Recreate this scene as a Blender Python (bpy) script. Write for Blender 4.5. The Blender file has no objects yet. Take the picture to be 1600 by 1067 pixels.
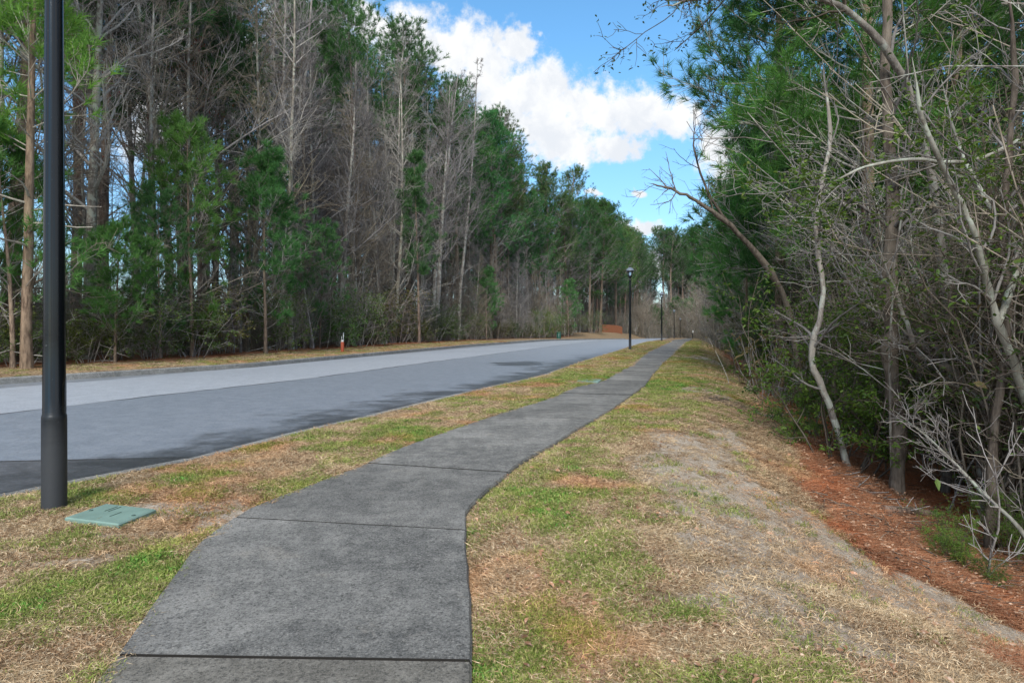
import bpy, math, random
import numpy as np
from mathutils import Vector, Matrix
random.seed(7); RNG = np.random.default_rng(7)
C = bpy.context.scene.collection
S = bpy.context.scene
R = math.radians
CAM_H = 1.25

# ---------------------------------------------------------------- camera
cd = bpy.data.cameras.new('camera'); cam = bpy.data.objects.new('camera', cd); C.objects.link(cam)
cam.location = (0, 0, CAM_H); cam.rotation_euler = (R(90), 0, 0)
cd.sensor_width = 36; cd.lens = 22.5; cd.shift_y = -20.5/1600; cd.clip_start = .05; cd.clip_end = 4000
S.camera = cam
# ---------------------------------------------------------------- node helpers
def nd(nt, t, loc=None, **kw):
    n = nt.nodes.new(t)
    for k, v in kw.items():
        if k.startswith('i_'):
            key = k[2:]; key = int(key) if key.isdigit() else key
            s = n.inputs[key]
            if isinstance(v, bpy.types.NodeSocket): nt.links.new(v, s)
            else: s.default_value = v
        else: setattr(n, k, v)
    return n
def mth(nt, op, a, b=None, c=None, clamp=False):
    n = nt.nodes.new('ShaderNodeMath'); n.operation = op; n.use_clamp = clamp
    for i, v in enumerate((a, b, c)):
        if v is None: continue
        if isinstance(v, bpy.types.NodeSocket): nt.links.new(v, n.inputs[i])
        else: n.inputs[i].default_value = v
    return n.outputs[0]
def vmth(nt, op, a, b=None):
    n = nt.nodes.new('ShaderNodeVectorMath'); n.operation = op
    for i, v in enumerate((a, b)):
        if v is None: continue
        if isinstance(v, bpy.types.NodeSocket): nt.links.new(v, n.inputs[i])
        else: n.inputs[i].default_value = v
    return n.outputs['Value'] if op in ('LENGTH', 'DOT_PRODUCT') else n.outputs[0]
def mix(nt, f, a, b, mode='MIX'):
    n = nt.nodes.new('ShaderNodeMix'); n.data_type = 'RGBA'; n.blend_type = mode
    for s, v in ((n.inputs[0], f), (n.inputs[6], a), (n.inputs[7], b)):
        if isinstance(v, bpy.types.NodeSocket): nt.links.new(v, s)
        else: s.default_value = v if not isinstance(v, tuple) or len(v) == 4 else (*v, 1)
    return n.outputs[2]
def noise(nt, vec, scale, detail=4, rough=.55, out='Fac', dist=0):
    n = nt.nodes.new('ShaderNodeTexNoise'); n.inputs['Scale'].default_value = scale
    n.inputs['Detail'].default_value = detail; n.inputs['Roughness'].default_value = rough; n.inputs['Distortion'].default_value = dist
    if vec is not None: nt.links.new(vec, n.inputs['Vector'])
    return n.outputs[out]
def ramp(nt, f, lo, hi, a=0., b=1.):
    n = nt.nodes.new('ShaderNodeMapRange'); n.interpolation_type = 'SMOOTHSTEP'
    nt.links.new(f, n.inputs[0])
    for i, v in ((1, lo), (2, hi), (3, a), (4, b)):
        if isinstance(v, bpy.types.NodeSocket): nt.links.new(v, n.inputs[i])
        else: n.inputs[i].default_value = v
    return n.outputs[0]
# ---------------------------------------------------------------- world: sky with cumulus clouds
SUN_EL, SUN_AZ = R(38), R(186)       # azimuth clockwise from +Y: behind the camera
W = bpy.data.worlds.new('World'); S.world = W; W.use_nodes = True
nt = W.node_tree; nt.nodes.clear()
sky = nd(nt, 'ShaderNodeTexSky', sky_type='NISHITA', sun_disc=False, sun_elevation=SUN_EL, sun_rotation=SUN_AZ)
sky.air_density = 1.0; sky.dust_density = .4; sky.ozone_density = 2.4
tc = nd(nt, 'ShaderNodeTexCoord'); sep = nd(nt, 'ShaderNodeSeparateXYZ', i_0=tc.outputs['Generated'])
az = mth(nt, 'ARCTAN2', sep.outputs[0], sep.outputs[1]); el = mth(nt, 'ARCSINE', sep.outputs[2])
pv = nd(nt, 'ShaderNodeCombineXYZ', i_0=az, i_1=el).outputs[0]
wn = vmth(nt, 'SCALE', vmth(nt, 'SUBTRACT', noise(nt, pv, 9, 6, .65, 'Color'), (.5, .5, .5)))
wn.node.inputs['Scale'].default_value = .075
pw = vmth(nt, 'ADD', pv, wn)
def pxang(px, py):
    a = math.atan((px-800)/1000); return a, math.atan((513-py)/1000*math.cos(a))
blobs = [(575,35,50,32),(640,55,70,42),(715,78,70,45),(755,105,66,55),(812,78,30,24),(790,165,75,55),(850,150,62,50),(872,205,75,52),
         (930,168,75,42),(1000,180,66,34),(1055,188,42,30),(900,238,46,22),(965,222,48,22),(1125,235,46,44),(1135,285,34,26),(968,354,36,12),
         (1010,352,34,12),(1000,296,14,7),(1022,408,20,30),(922,299,12,6),(480,40,80,45),(380,110,90,60),(250,190,90,70),(1330,200,90,70),(1500,300,80,60)]
acc = None
for bx_, by_, rx, ry in blobs:
    a0, e0 = pxang(bx_, by_); sa = rx/1000*math.cos(a0)**2; se = ry/1000*math.cos(a0)
    d = vmth(nt, 'LENGTH', vmth(nt, 'MULTIPLY', vmth(nt, 'SUBTRACT', pw, (a0, e0, 0)), (1/sa, 1/se, 0)))
    v = mth(nt, 'SUBTRACT', 1.14, d)
    acc = v if acc is None else mth(nt, 'SMOOTH_MAX', acc, v, .25)
# other cumulus over the rest of the sky, the same sort of cover as in view
g = noise(nt, tc.outputs['Generated'], 2.3, 5, .55)
out_az = ramp(nt, mth(nt, 'ABSOLUTE', az), .75, .95); out_el = ramp(nt, el, .52, .68)
outside = mth(nt, 'MAXIMUM', out_az, out_el)
gen = mth(nt, 'MULTIPLY_ADD', mth(nt, 'SUBTRACT', g, .46), 6., 0)
gen = mth(nt, 'ADD', gen, mth(nt, 'MULTIPLY_ADD', outside, 2.5, -2.5))
acc = mth(nt, 'MAXIMUM', acc, gen)
fine = noise(nt, pv, 38, 6, .62)
dens = mth(nt, 'MULTIPLY_ADD', mth(nt, 'SUBTRACT', fine, .5), 1.7, acc)
cov = ramp(nt, dens, -.05, .6)
belly = noise(nt, pw, 13, 6, .6)
shade = ramp(nt, mth(nt, 'MULTIPLY_ADD', belly, 2.2, mth(nt, 'MULTIPLY', el, .5)), .95, 1.5)
CL = 5.7
ccol = mix(nt, shade, (CL*.80, CL*.84, CL*.90), (CL*.98, CL*.99, CL*1.0))
skc = mix(nt, 1.0, sky.outputs[0], mix(nt, ramp(nt, el, .02, .45), (.74, .88, .98), (.80, 1.22, 1.32)), 'MULTIPLY')
col = mix(nt, cov, skc, ccol)
bg = nd(nt, 'ShaderNodeBackground', i_0=col, i_1=.10)
wo = nd(nt, 'ShaderNodeOutputWorld', i_0=bg.outputs[0])
# ---------------------------------------------------------------- sun (veiled by cloud: soft)
sd = bpy.data.lights.new('sun', 'SUN'); so = bpy.data.objects.new('sun', sd); C.objects.link(so)
sd.energy = 2.1; sd.angle = R(20); sd.color = (1, .96, .9)
sdir = Vector((math.sin(SUN_AZ)*math.cos(SUN_EL), math.cos(SUN_AZ)*math.cos(SUN_EL), math.sin(SUN_EL)))
so.rotation_euler = sdir.to_track_quat('Z', 'Y').to_euler()
S.view_settings.view_transform = 'Standard'; S.view_settings.look = 'None'
S.view_settings.gamma = 1; S.view_settings.use_curve_mapping = False; S.view_settings.exposure = .88
S.cycles.max_bounces = 6; S.cycles.diffuse_bounces = 3; S.cycles.transparent_max_bounces = 8
S.cycles.use_denoising = True

# ---------------------------------------------------------------- object helpers
def tag(o, label=None, cat=None, group=None, kind=None):
    for k, v in (('label', label), ('category', cat), ('group', group), ('kind', kind)):
        if v: o[k] = v
    return o
def empty(name, loc=(0, 0, 0), rz=0, **kw):
    o = bpy.data.objects.new(name, None); C.objects.link(o); o.location = loc; o.rotation_euler[2] = rz; o.empty_display_size = .2
    return tag(o, **kw)
class MB:
    def __init__(s): s.v = []; s.f = []; s.n = 0; s.m = []; s.sm = []
    def add(s, v, f, mi=0, smooth=False):
        v = np.asarray(v, float).reshape(-1, 3); f = np.asarray(f, int)
        s.v.append(v); s.f.append(f+s.n); s.n += len(v); s.m.append(mi); s.sm.append(smooth); return s
    def mesh(s, name, mats):
        me = bpy.data.meshes.new(name)
        V = np.concatenate(s.v).astype(np.float32)
        loops = np.concatenate([f.reshape(-1) for f in s.f]).astype(np.int32)
        cnt = np.concatenate([np.full(len(f), f.shape[1]) for f in s.f]).astype(np.int32)
        st = np.concatenate([[0], np.cumsum(cnt)[:-1]]).astype(np.int32)
        me.vertices.add(len(V)); me.vertices.foreach_set('co', V.ravel())
        me.loops.add(len(loops)); me.loops.foreach_set('vertex_index', loops)
        me.polygons.add(len(cnt)); me.polygons.foreach_set('loop_start', st)
        me.polygons.foreach_set('material_index', np.concatenate([np.full(len(f), m) for f, m in zip(s.f, s.m)]).astype(np.int32))
        me.polygons.foreach_set('use_smooth', np.concatenate([np.full(len(f), b) for f, b in zip(s.f, s.sm)]).astype(bool))
        for m in (mats if isinstance(mats, (list, tuple)) else [mats]): me.materials.append(m)
        me.update(calc_edges=True); me.validate(); return me
    def build(s, name, mats, parent=None, **kw):
        return link(name, s.mesh(name, mats), parent, **kw)
def link(name, me, parent=None, loc=None, **kw):
    o = bpy.data.objects.new(name, me); C.objects.link(o)
    if parent: o.parent = parent
    if loc is not None: o.location = loc
    return tag(o, **kw)
BOXF = [(0,3,2,1),(4,5,6,7),(0,1,5,4),(1,2,6,5),(2,3,7,6),(3,0,4,7)]
def box(mb, c, d, mi=0, rz=0):
    x, y, z = (q/2 for q in d)
    v = np.array([(-x,-y,-z),(x,-y,-z),(x,y,-z),(-x,y,-z),(-x,-y,z),(x,-y,z),(x,y,z),(-x,y,z)])
    if rz: v = v @ np.array([(math.cos(rz), math.sin(rz), 0), (-math.sin(rz), math.cos(rz), 0), (0, 0, 1)])
    return mb.add(v+np.array(c), BOXF, mi)
def lathe(mb, prof, seg=20, c=(0, 0, 0), mi=0, smooth=True, rot=0):
    a = np.arange(seg)/seg*2*math.pi+rot; v = []
    for r, z in prof: v.append(np.stack([r*np.cos(a), r*np.sin(a), np.full(seg, z)], 1))
    v = np.concatenate(v)+np.array(c); f = []
    for k in range(len(prof)-1):
        for i in range(seg):
            j = (i+1) % seg; f.append((k*seg+i, k*seg+j, (k+1)*seg+j, (k+1)*seg+i))
    mb.add(v, f, mi, smooth); return mb
def tubes(mb, P, Rr, sides=4, mi=0, smooth=True):
    """P (m,n,3) polylines with radii Rr (m,n)"""
    m, n, _ = P.shape
    if m == 0: return mb
    T = np.gradient(P, axis=1); T /= np.linalg.norm(T, axis=2, keepdims=True)+1e-9
    mean = T.mean(axis=1); ref = np.where(np.abs(mean[:, 2:3]) > .8, np.array([[1., 0, 0]]), np.array([[0, 0, 1.]]))
    N = np.cross(T, ref[:, None, :]); N /= np.linalg.norm(N, axis=2, keepdims=True)+1e-9
    B = np.cross(T, N)
    a = np.arange(sides)/sides*2*math.pi
    ring = P[:, :, None, :]+Rr[:, :, None, None]*(np.cos(a)[None, None, :, None]*N[:, :, None, :]+np.sin(a)[None, None, :, None]*B[:, :, None, :])
    idx = np.arange(m*n*sides).reshape(m, n, sides)
    q = np.stack([idx[:, :-1, :], np.roll(idx, -1, 2)[:, :-1, :], np.roll(idx, -1, 2)[:, 1:, :], idx[:, 1:, :]], -1).reshape(-1, 4)
    mb.add(ring.reshape(-1, 3), q, mi, smooth); return mb
def grow(st, dr, L, n, wob, up, rng, r0, r1):
    st = np.asarray(st, float); d = np.asarray(dr, float).copy(); m = len(st)
    P = np.zeros((m, n+1, 3)); P[:, 0] = st
    d /= np.linalg.norm(d, axis=1, keepdims=True)+1e-9
    for k in range(n):
        d = d+rng.normal(0, wob, (m, 3)); d[:, 2] += up
        d /= np.linalg.norm(d, axis=1, keepdims=True)+1e-9
        P[:, k+1] = P[:, k]+d*(np.asarray(L)/n)[:, None]
    t = np.linspace(0, 1, n+1)[None, :]
    Rr = np.asarray(r0)[:, None]*(1-t)+np.asarray(r1)[:, None]*t
    return P, Rr
def spawn(P, Rr, k, t0, t1, ang, rng, power=1.):
    m, n, _ = P.shape
    par = np.repeat(np.arange(m), k); t = t0+(t1-t0)*rng.random(m*k)**power
    f = t*(n-1); i = np.minimum(f.astype(int), n-2); fr = (f-i)[:, None]
    st = P[par, i]*(1-fr)+P[par, i+1]*fr
    T = P[par, i+1]-P[par, i]; T /= np.linalg.norm(T, axis=1, keepdims=True)+1e-9
    q = rng.normal(0, 1, (m*k, 3)); q -= (q*T).sum(1, keepdims=True)*T; q /= np.linalg.norm(q, axis=1, keepdims=True)+1e-9
    a = np.radians(ang+rng.normal(0, 10, m*k))[:, None]
    d = T*np.cos(a)+q*np.sin(a)
    r = Rr[par, i]*(1-fr[:, 0])+Rr[par, i+1]*fr[:, 0]
    return st, d, t, par, r
def needles(mb, c, d, n, L, w, spread, rng, mi=0, back=.16):
    m = len(c); c = np.repeat(c, n, 0); d = np.repeat(d, n, 0)
    q = rng.normal(0, 1, d.shape); q -= (q*d).sum(1, keepdims=True)*d; q /= np.linalg.norm(q, axis=1, keepdims=True)+1e-9
    a = np.radians(spread)*np.abs(rng.random(len(d)))**.6
    nd_ = d*np.cos(a)[:, None]+q*np.sin(a)[:, None]
    b = c-d*(rng.random(len(d))*back)[:, None]
    s = np.cross(nd_, rng.normal(0, 1, d.shape)); s /= np.linalg.norm(s, axis=1, keepdims=True)+1e-9
    ln = (L*(.7+.5*rng.random(len(d))))[:, None]
    v = np.stack([b-s*w/2, b+s*w/2, b+nd_*ln], 1).reshape(-1, 3)
    v.reshape(-1, 3, 3)[:, 2, 2] -= .12*ln[:, 0]
    mb.add(v, np.arange(len(v)).reshape(-1, 3), mi); return mb
def leaves(mb, c, size, rng, mi=0, asp=.5, flat=.5):
    m = len(c); d = rng.normal(0, 1, (m, 3)); d[:, 2] *= flat; d /= np.linalg.norm(d, axis=1, keepdims=True)+1e-9
    nrm = rng.normal(0, .6, (m, 3)); nrm[:, 2] += .8
    s = np.cross(d, nrm); s /= np.linalg.norm(s, axis=1, keepdims=True)+1e-9
    L = (size*(.6+.8*rng.random(m)))[:, None]
    f = np.cross(s, d)*L*asp*.12*np.sign(rng.normal(0, 1, (m, 1)))
    v = np.stack([c, c+d*L*.3+s*L*asp*.46+f, c+d*L*.68+s*L*asp*.36+f, c+d*L, c+d*L*.68-s*L*asp*.36+f, c+d*L*.3-s*L*asp*.46+f], 1).reshape(-1, 3)
    v.reshape(-1, 6, 3)[:, 3, 2] -= L[:, 0]*.18
    i_ = np.arange(m)[:, None]*6
    mb.add(v, np.concatenate([i_+[[0, 1, 2, 3]], i_+[[0, 3, 4, 5]]]), mi); return mb

# value noise for masks and terrain
_G = np.random.default_rng(3).random((256, 256))
def vn(x, y, s=1.):
    x = np.asarray(x, float)*s+100; y = np.asarray(y, float)*s+100
    i = np.floor(x).astype(int); j = np.floor(y).astype(int); u = x-i; v = y-j; u = u*u*(3-2*u); v = v*v*(3-2*v)
    g = lambda a, b: _G[a % 256, b % 256]
    return (g(i, j)*(1-u)+g(i+1, j)*u)*(1-v)+(g(i, j+1)*(1-u)+g(i+1, j+1)*u)*v
def fbm(x, y, s=1., o=4):
    r = 0; a = .5
    for k in range(o): r = r+a*vn(x+k*17, y-k*9, s*2**k); a *= .5
    return r/(1-.5**o)
def sst(a, b, x):
    t = np.clip((np.asarray(x, float)-a)/(b-a), 0, 1); return t*t*(3-2*t)

# ---------------------------------------------------------------- plan of the place (all edges as X over Y, metres)
def curve(pts, s_hi, s_lo):
    Y = np.array([p[1] for p in pts]); X = np.array([p[0] for p in pts])
    def f(y):
        y = np.asarray(y, float); r = np.interp(y, Y, X)
        return np.where(y > Y[-1], X[-1]+s_hi*(y-Y[-1]), np.where(y < Y[0], X[0]+s_lo*(y-Y[0]), r))
    def g(y):                                         # a little smoothing of the corners
        y = np.asarray(y, float); h = np.clip(.03*y, .08, 2); return (f(y-h)+2*f(y)+f(y+h))/4
    return g
road_near = curve([(-4.0,4.2),(-3.8,4.75),(-3.37,5.53),(-3.03,6.07),(-2.55,7.76),(-1.95,9.26),(-.69,13.),(.84,16.9),(2.67,24.),(6.6,37.9),(9.7,49.),(13.2,61.),(18.4,78.)], .26, .30)
road_far = curve([(-12.7,15.9),(-9.4,22.5),(-6.6,34.7),(-3.3,48.9),(3.6,72.),(8.8,89.5),(12.2,98),(19.6,112),(22.6,120)], .27, .40)
path_l = curve([(-1.44,2.256),(-1.5,2.42),(-1.68,3.),(-1.85,3.94),(-1.84,4.36),(-1.70,4.86),(-1.42,5.68),(-1.06,7.06),(0.,9.84),(.55,11.06),(1.36,13.6),(2.1,15.1),(3.9,21.2),(6.95,33.2),(11.5,49.),(16.8,66.8),(21.0,79.6)], .285, .05)
path_r = curve([(-.147,2.256),(-.284,3.94),(-.32,4.28),(-.257,4.68),(.059,5.9),(.494,7.06),(1.64,10.2),(2.92,14.05),(3.7,16.9),(5.4,22.9),(11.9,44.6),(20.6,73.5)], .285, -.05)
KW = .15
def base(y):
    y = np.asarray(y, float); return -.0127*np.clip(y-70, 0, 130)
def terrain(x, y):
    x = np.asarray(x, float); y = np.asarray(y, float)
    xn, xf, pl, pr = road_near(y), road_far(y), path_l(y), path_r(y)
    z = np.zeros(np.broadcast(x, y).shape)
    v = (x-pr)*.96                                      # right of the path: a bank down into the woods
    wide = 1-.25*sst(20, 60, y)
    bank = -1.05*sst(.9, 4.6*wide, v)-.25*sst(5, 14, v)
    bump = .10*(fbm(x, y, .35)-.5)*sst(.3, 2.5, v)+.14*(fbm(x+9, y, .9, 3)-.5)*sst(3.2, 5, v)
    z = np.where(v > 0, bank+bump-.012-.035*(1-sst(.0, .25, v)), z)
    verge = .05*(fbm(x, y, .8, 3)-.5)*np.clip(np.minimum(x-xn, pl-x), 0, .5)*2-.012
    z = np.where((x >= xn) & (x <= pl), verge, z)
    inroad = (x < xn-KW) & (x > xf+KW)
    z = np.where(inroad, -.16, z)                       # under the road sheet
    w = (xf-x)*.95
    left = 1.0*sst(88, 116, y)*sst(.5, 4, w)+.028+.10*sst(.3, 4, w)+.12*(fbm(x, y, .5, 3)-.5)*sst(1, 5, w)-.35*sst(12, 60, w)
    z = np.where(x <= xf, left, z)
    return z+base(y)
def T1(x, y): return float(terrain(np.array([x]), np.array([y]))[0])
def px2(px, py, z=0.):
    d = 1000*(CAM_H-z)/(py-513); return (px-800)/1000*d, d
def on_ground(px, py):
    """where the sight line of a photo point meets the terrain"""
    d = np.arange(1.6, 200, .02); x = (px-800)/1000*d; zr = CAM_H-(py-513)/1000*d
    k = np.argmax(zr < terrain(x, d)); return float(x[k]), float(d[k])
def pxof(x, y, z=0): return 800+1000*x/y

# ---------------------------------------------------------------- materials
def mat(name, rough=.8, spec=.3):
    m = bpy.data.materials.new(name); m.use_nodes = True; nt = m.node_tree
    b = nt.nodes['Principled BSDF']; b.inputs['Roughness'].default_value = rough; b.inputs['Specular IOR Level'].default_value = spec
    return m, nt, b
def bump(nt, b, h, strength=.5, dist=.02):
    n = nd(nt, 'ShaderNodeBump', i_Height=h); n.inputs['Strength'].default_value = strength; n.inputs['Distance'].default_value = dist
    nt.links.new(n.outputs[0], b.inputs['Normal'])
def geo_pos(nt): return nd(nt, 'ShaderNodeNewGeometry').outputs['Position']
def setc(nt, b, c): nt.links.new(c, b.inputs['Base Color'])
def simple(name, c, rough=.5, spec=.3, metal=0, var=.15, sc=20):
    m, nt, b = mat(name, rough, spec); b.inputs['Metallic'].default_value = metal
    o = nd(nt, 'ShaderNodeTexCoord').outputs['Object']
    f = noise(nt, o, sc, 5, .6)
    setc(nt, b, mix(nt, f, tuple(q*(1-var) for q in c), tuple(q*(1+var) for q in c)))
    bump(nt, b, f, .15, .01); return m

def bark(name, c1, c2, lichen=None, sc=6):
    m, nt, b = mat(name, .95, .1)
    o = nd(nt, 'ShaderNodeTexCoord').outputs['Object']; oi = nd(nt, 'ShaderNodeObjectInfo')
    st = vmth(nt, 'MULTIPLY', o, (1, 1, .22))
    f = noise(nt, st, sc*3, 5, .65); g = noise(nt, o, 1.1, 3, .5)
    c = mix(nt, ramp(nt, f, .35, .65), c1, c2)
    c = mix(nt, ramp(nt, g, .4, .65), c, mix(nt, .5, c, (c2[0]*1.25, c2[1]*1.3, c2[2]*1.25)))
    if lichen: c = mix(nt, ramp(nt, noise(nt, o, 5, 4, .6), .5, .6), c, lichen)
    bw = nd(nt, 'ShaderNodeRGBToBW', i_0=oi.outputs['Color']).outputs[0]
    c = mix(nt, 1., c, mix(nt, .25, nd(nt, 'ShaderNodeCombineXYZ', i_0=bw, i_1=bw, i_2=bw).outputs[0], oi.outputs['Color']), 'MULTIPLY')
    v = mth(nt, 'MULTIPLY_ADD', oi.outputs['Random'], .5, .78)
    vv = nd(nt, 'ShaderNodeCombineXYZ', i_0=v, i_1=v, i_2=v).outputs[0]
    setc(nt, b, mix(nt, 1., c, vv, 'MULTIPLY'))
    bump(nt, b, f, .7, .03); return m
def foliage(name, dark, light, warm, rough=.6, trans=.42, clump=1.2, spec=.25):
    m, nt, b = mat(name, rough, spec)
    p = geo_pos(nt); oi = nd(nt, 'ShaderNodeObjectInfo')
    f = noise(nt, p, clump, 3, .6); h = noise(nt, p, clump*7, 2, .6)
    c = mix(nt, ramp(nt, f, .36, .64), dark, light)
    c = mix(nt, ramp(nt, h, .52, .78, 0, .7), c, warm)
    c = mix(nt, 1., c, oi.outputs['Color'], 'MULTIPLY')
    v = mth(nt, 'MULTIPLY_ADD', oi.outputs['Random'], .5, .76)
    vv = nd(nt, 'ShaderNodeCombineXYZ', i_0=v, i_1=v, i_2=v).outputs[0]
    c = mix(nt, 1., c, vv, 'MULTIPLY'); setc(nt, b, c)
    tr = nd(nt, 'ShaderNodeBsdfTranslucent', i_0=c); ms = nd(nt, 'ShaderNodeMixShader')
    ms.inputs[0].default_value = trans; nt.links.new(b.outputs[0], ms.inputs[1]); nt.links.new(tr.outputs[0], ms.inputs[2])
    nt.links.new(ms.outputs[0], nt.nodes['Material Output'].inputs[0]); return m
M = {}
M['pine_bark'] = bark('pine_bark', (.085, .06, .05), (.27, .20, .16))
M['grey_bark'] = bark('grey_bark', (.13, .11, .10), (.33, .295, .265), (.40, .41, .36))
M['dark_bark'] = bark('dark_bark', (.07, .055, .045), (.17, .14, .115))
M['pale_bark'] = bark('pale_bark', (.15, .135, .11), (.33, .32, .28), (.40, .43, .36), 4)
M['twig'] = bark('twig', (.165, .15, .145), (.34, .315, .305))
M['twig_warm'] = bark('twig_warm', (.16, .135, .105), (.31, .265, .215))
M['needle'] = foliage('needle', (.055, .14, .05), (.10, .225, .07), (.18, .28, .07))
M['needle_young'] = foliage('needle_young', (.075, .19, .065), (.13, .30, .10), (.24, .36, .09), clump=2.)
M['leaf_dark'] = foliage('leaf_dark', (.06, .12, .03), (.14, .22, .05), (.26, .28, .07), clump=2.5, spec=.35, rough=.5)
M['leaf_bright'] = foliage('leaf_bright', (.08, .17, .025), (.17, .29, .045), (.32, .34, .06), clump=3, spec=.35, rough=.5)
M['leaf_red'] = foliage('leaf_red', (.25, .04, .02), (.38, .08, .04), (.30, .14, .05), clump=3)
M['cane'] = foliage('cane', (.16, .12, .06), (.30, .24, .12), (.14, .18, .05), clump=3)
# ---- lawn grass: dead straw to green
def straw_mat(name, a, b_, c_):
    m, nt, b = mat(name, .8, .15)
    p = geo_pos(nt); oi = nd(nt, 'ShaderNodeObjectInfo')
    f = noise(nt, p, 2.2, 3, .6); h = noise(nt, p, 60, 2, .5)
    c = mix(nt, ramp(nt, f, .38, .62), a, b_); c = mix(nt, ramp(nt, h, .45, .7), c, c_); c = mix(nt, ramp(nt, noise(nt, p, .55, 3, .6), .50, .64, 0, .55), c, mix(nt, 1., c, (1.1, .68, .5), 'MULTIPLY'))
    v = mth(nt, 'MULTIPLY_ADD', oi.outputs['Random'], .9, .55)
    vv = nd(nt, 'ShaderNodeCombineXYZ', i_0=v, i_1=v, i_2=v).outputs[0]
    setc(nt, b, mix(nt, 1., c, vv, 'MULTIPLY')); return m
M['straw'] = straw_mat('straw', (.31, .195, .11), (.42, .30, .175), (.62, .51, .35))
M['green_blade'] = straw_mat('green_blade', (.13, .19, .035), (.22, .27, .06), (.42, .37, .16))
M['lush_blade'] = straw_mat('lush_blade', (.065, .19, .03), (.12, .26, .04), (.20, .32, .07))
M['pine_straw'] = straw_mat('pine_straw', (.26, .10, .05), (.38, .17, .085), (.48, .28, .17))
M['dead_leaf'] = straw_mat('dead_leaf', (.26, .14, .08), (.36, .22, .14), (.45, .34, .26))

def ground_material():
    m, nt, b = mat('ground_soil', .95, .1)
    p = geo_pos(nt); at = nd(nt, 'ShaderNodeAttribute', attribute_name='mask'); s = nd(nt, 'ShaderNodeSeparateColor', i_0=at.outputs['Color'])
    at2 = nd(nt, 'ShaderNodeAttribute', attribute_name='mask2'); s2 = nd(nt, 'ShaderNodeSeparateColor', i_0=at2.outputs['Color'])
    n1 = noise(nt, p, 1.6, 4, .6); n2 = noise(nt, p, 14, 5, .7); n3 = noise(nt, p, 70, 4, .7)
    ps = vmth(nt, 'MULTIPLY', p, (1., .35, 1)); n4 = noise(nt, ps, 120, 3, .6)
    lawn = mix(nt, ramp(nt, n3, .35, .65), (.115, .078, .045), (.34, .26, .155))
    lawn = mix(nt, ramp(nt, n2, .4, .65), lawn, (.31, .20, .12))
    lawn = mix(nt, ramp(nt, n4, .55, .72), lawn, (.50, .42, .29))
    gm = mth(nt, 'ADD', s.outputs[0], mth(nt, 'MULTIPLY', mth(nt, 'SUBTRACT', n2, .5), 1.1))
    lawn = mix(nt, ramp(nt, gm, .3, .8, 0, .8), lawn, mix(nt, n3, (.10, .15, .03), (.22, .26, .07)))
    sandc = mix(nt, ramp(nt, n2, .3, .7), (.40, .335, .27), (.62, .55, .465))
    sandc = mix(nt, ramp(nt, n3, .5, .7), sandc, (.20, .14, .09)); sandc = mix(nt, ramp(nt, n4, .5, .66, 0, .8), sandc, (.30, .21, .13)); sandc = mix(nt, ramp(nt, n1, .45, .65, 0, .5), sandc, (.33, .24, .17))
    sm = mth(nt, 'ADD', s.outputs[1], mth(nt, 'MULTIPLY', mth(nt, 'SUBTRACT', n2, .5), 1.0))
    c = mix(nt, ramp(nt, sm, .22, .5), lawn, sandc)
    pinec = mix(nt, ramp(nt, n3, .35, .65), (.13, .058, .03), (.30, .135, .07))
    pinec = mix(nt, ramp(nt, n2, .5, .75), pinec, (.17, .11, .075))
    pm = mth(nt, 'ADD', s.outputs[2], mth(nt, 'MULTIPLY', mth(nt, 'SUBTRACT', n2, .5), .9))
    c = mix(nt, ramp(nt, pm, .35, .65), c, pinec)
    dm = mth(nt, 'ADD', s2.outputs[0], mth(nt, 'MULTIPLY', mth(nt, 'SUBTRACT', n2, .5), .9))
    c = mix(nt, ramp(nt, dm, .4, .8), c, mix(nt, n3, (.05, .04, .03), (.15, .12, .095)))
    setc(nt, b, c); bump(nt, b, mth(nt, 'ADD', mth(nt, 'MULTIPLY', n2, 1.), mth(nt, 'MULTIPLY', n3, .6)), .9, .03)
    return m
def concrete(name, c0, c1, c2, pits=True, dark=(.03, .03, .03)):
    m, nt, b = mat(name, .9, .2)
    p = geo_pos(nt); oi = nd(nt, 'ShaderNodeObjectInfo')
    n1 = noise(nt, p, .9, 4, .6); n2 = noise(nt, p, 7, 7, .72); n3 = noise(nt, p, 95, 5, .8)
    vo = nd(nt, 'ShaderNodeTexVoronoi'); vo.inputs['Scale'].default_value = 130; nt.links.new(p, vo.inputs['Vector'])
    c = mix(nt, ramp(nt, n2, .35, .7), c0, c1); c = mix(nt, ramp(nt, n1, .42, .68, 0, .8), c, mix(nt, .5, c, c2)); st_ = noise(nt, p, 2.6, 5, .7, dist=.6); c = mix(nt, ramp(nt, st_, .50, .64, 0, .55), c, c0); c = mix(nt, ramp(nt, st_, .30, .40, .35, 0), c, mix(nt, .5, c2, (.30, .25, .19)))
    n5 = noise(nt, p, 38, 3, .8); c = mix(nt, ramp(nt, n5, .36, .48, .5, 0), c, dark); c = mix(nt, ramp(nt, n5, .60, .72, 0, .4), c, c2)
    c = mix(nt, ramp(nt, n3, .34, .50, .85, 0), c, dark)
    c = mix(nt, ramp(nt, n3, .54, .68, 0, .8), c, c2)
    v = mth(nt, 'MULTIPLY_ADD', oi.outputs['Random'], .22, .88)
    vv = nd(nt, 'ShaderNodeCombineXYZ', i_0=v, i_1=v, i_2=v).outputs[0]
    setc(nt, b, mix(nt, 1., c, vv, 'MULTIPLY')); bump(nt, b, mth(nt, 'ADD', n3, mth(nt, 'MULTIPLY', n2, .5)), .9, .010)
    return m, nt, b
M['slab'], _nt, _b = concrete('slab_concrete', (.135, .135, .13), (.265, .26, .245), (.47, .455, .425))
M['slab_end'], _n2, _b2 = concrete('slab_concrete_pale', (.17, .16, .14), (.27, .255, .225), (.38, .36, .32))
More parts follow.
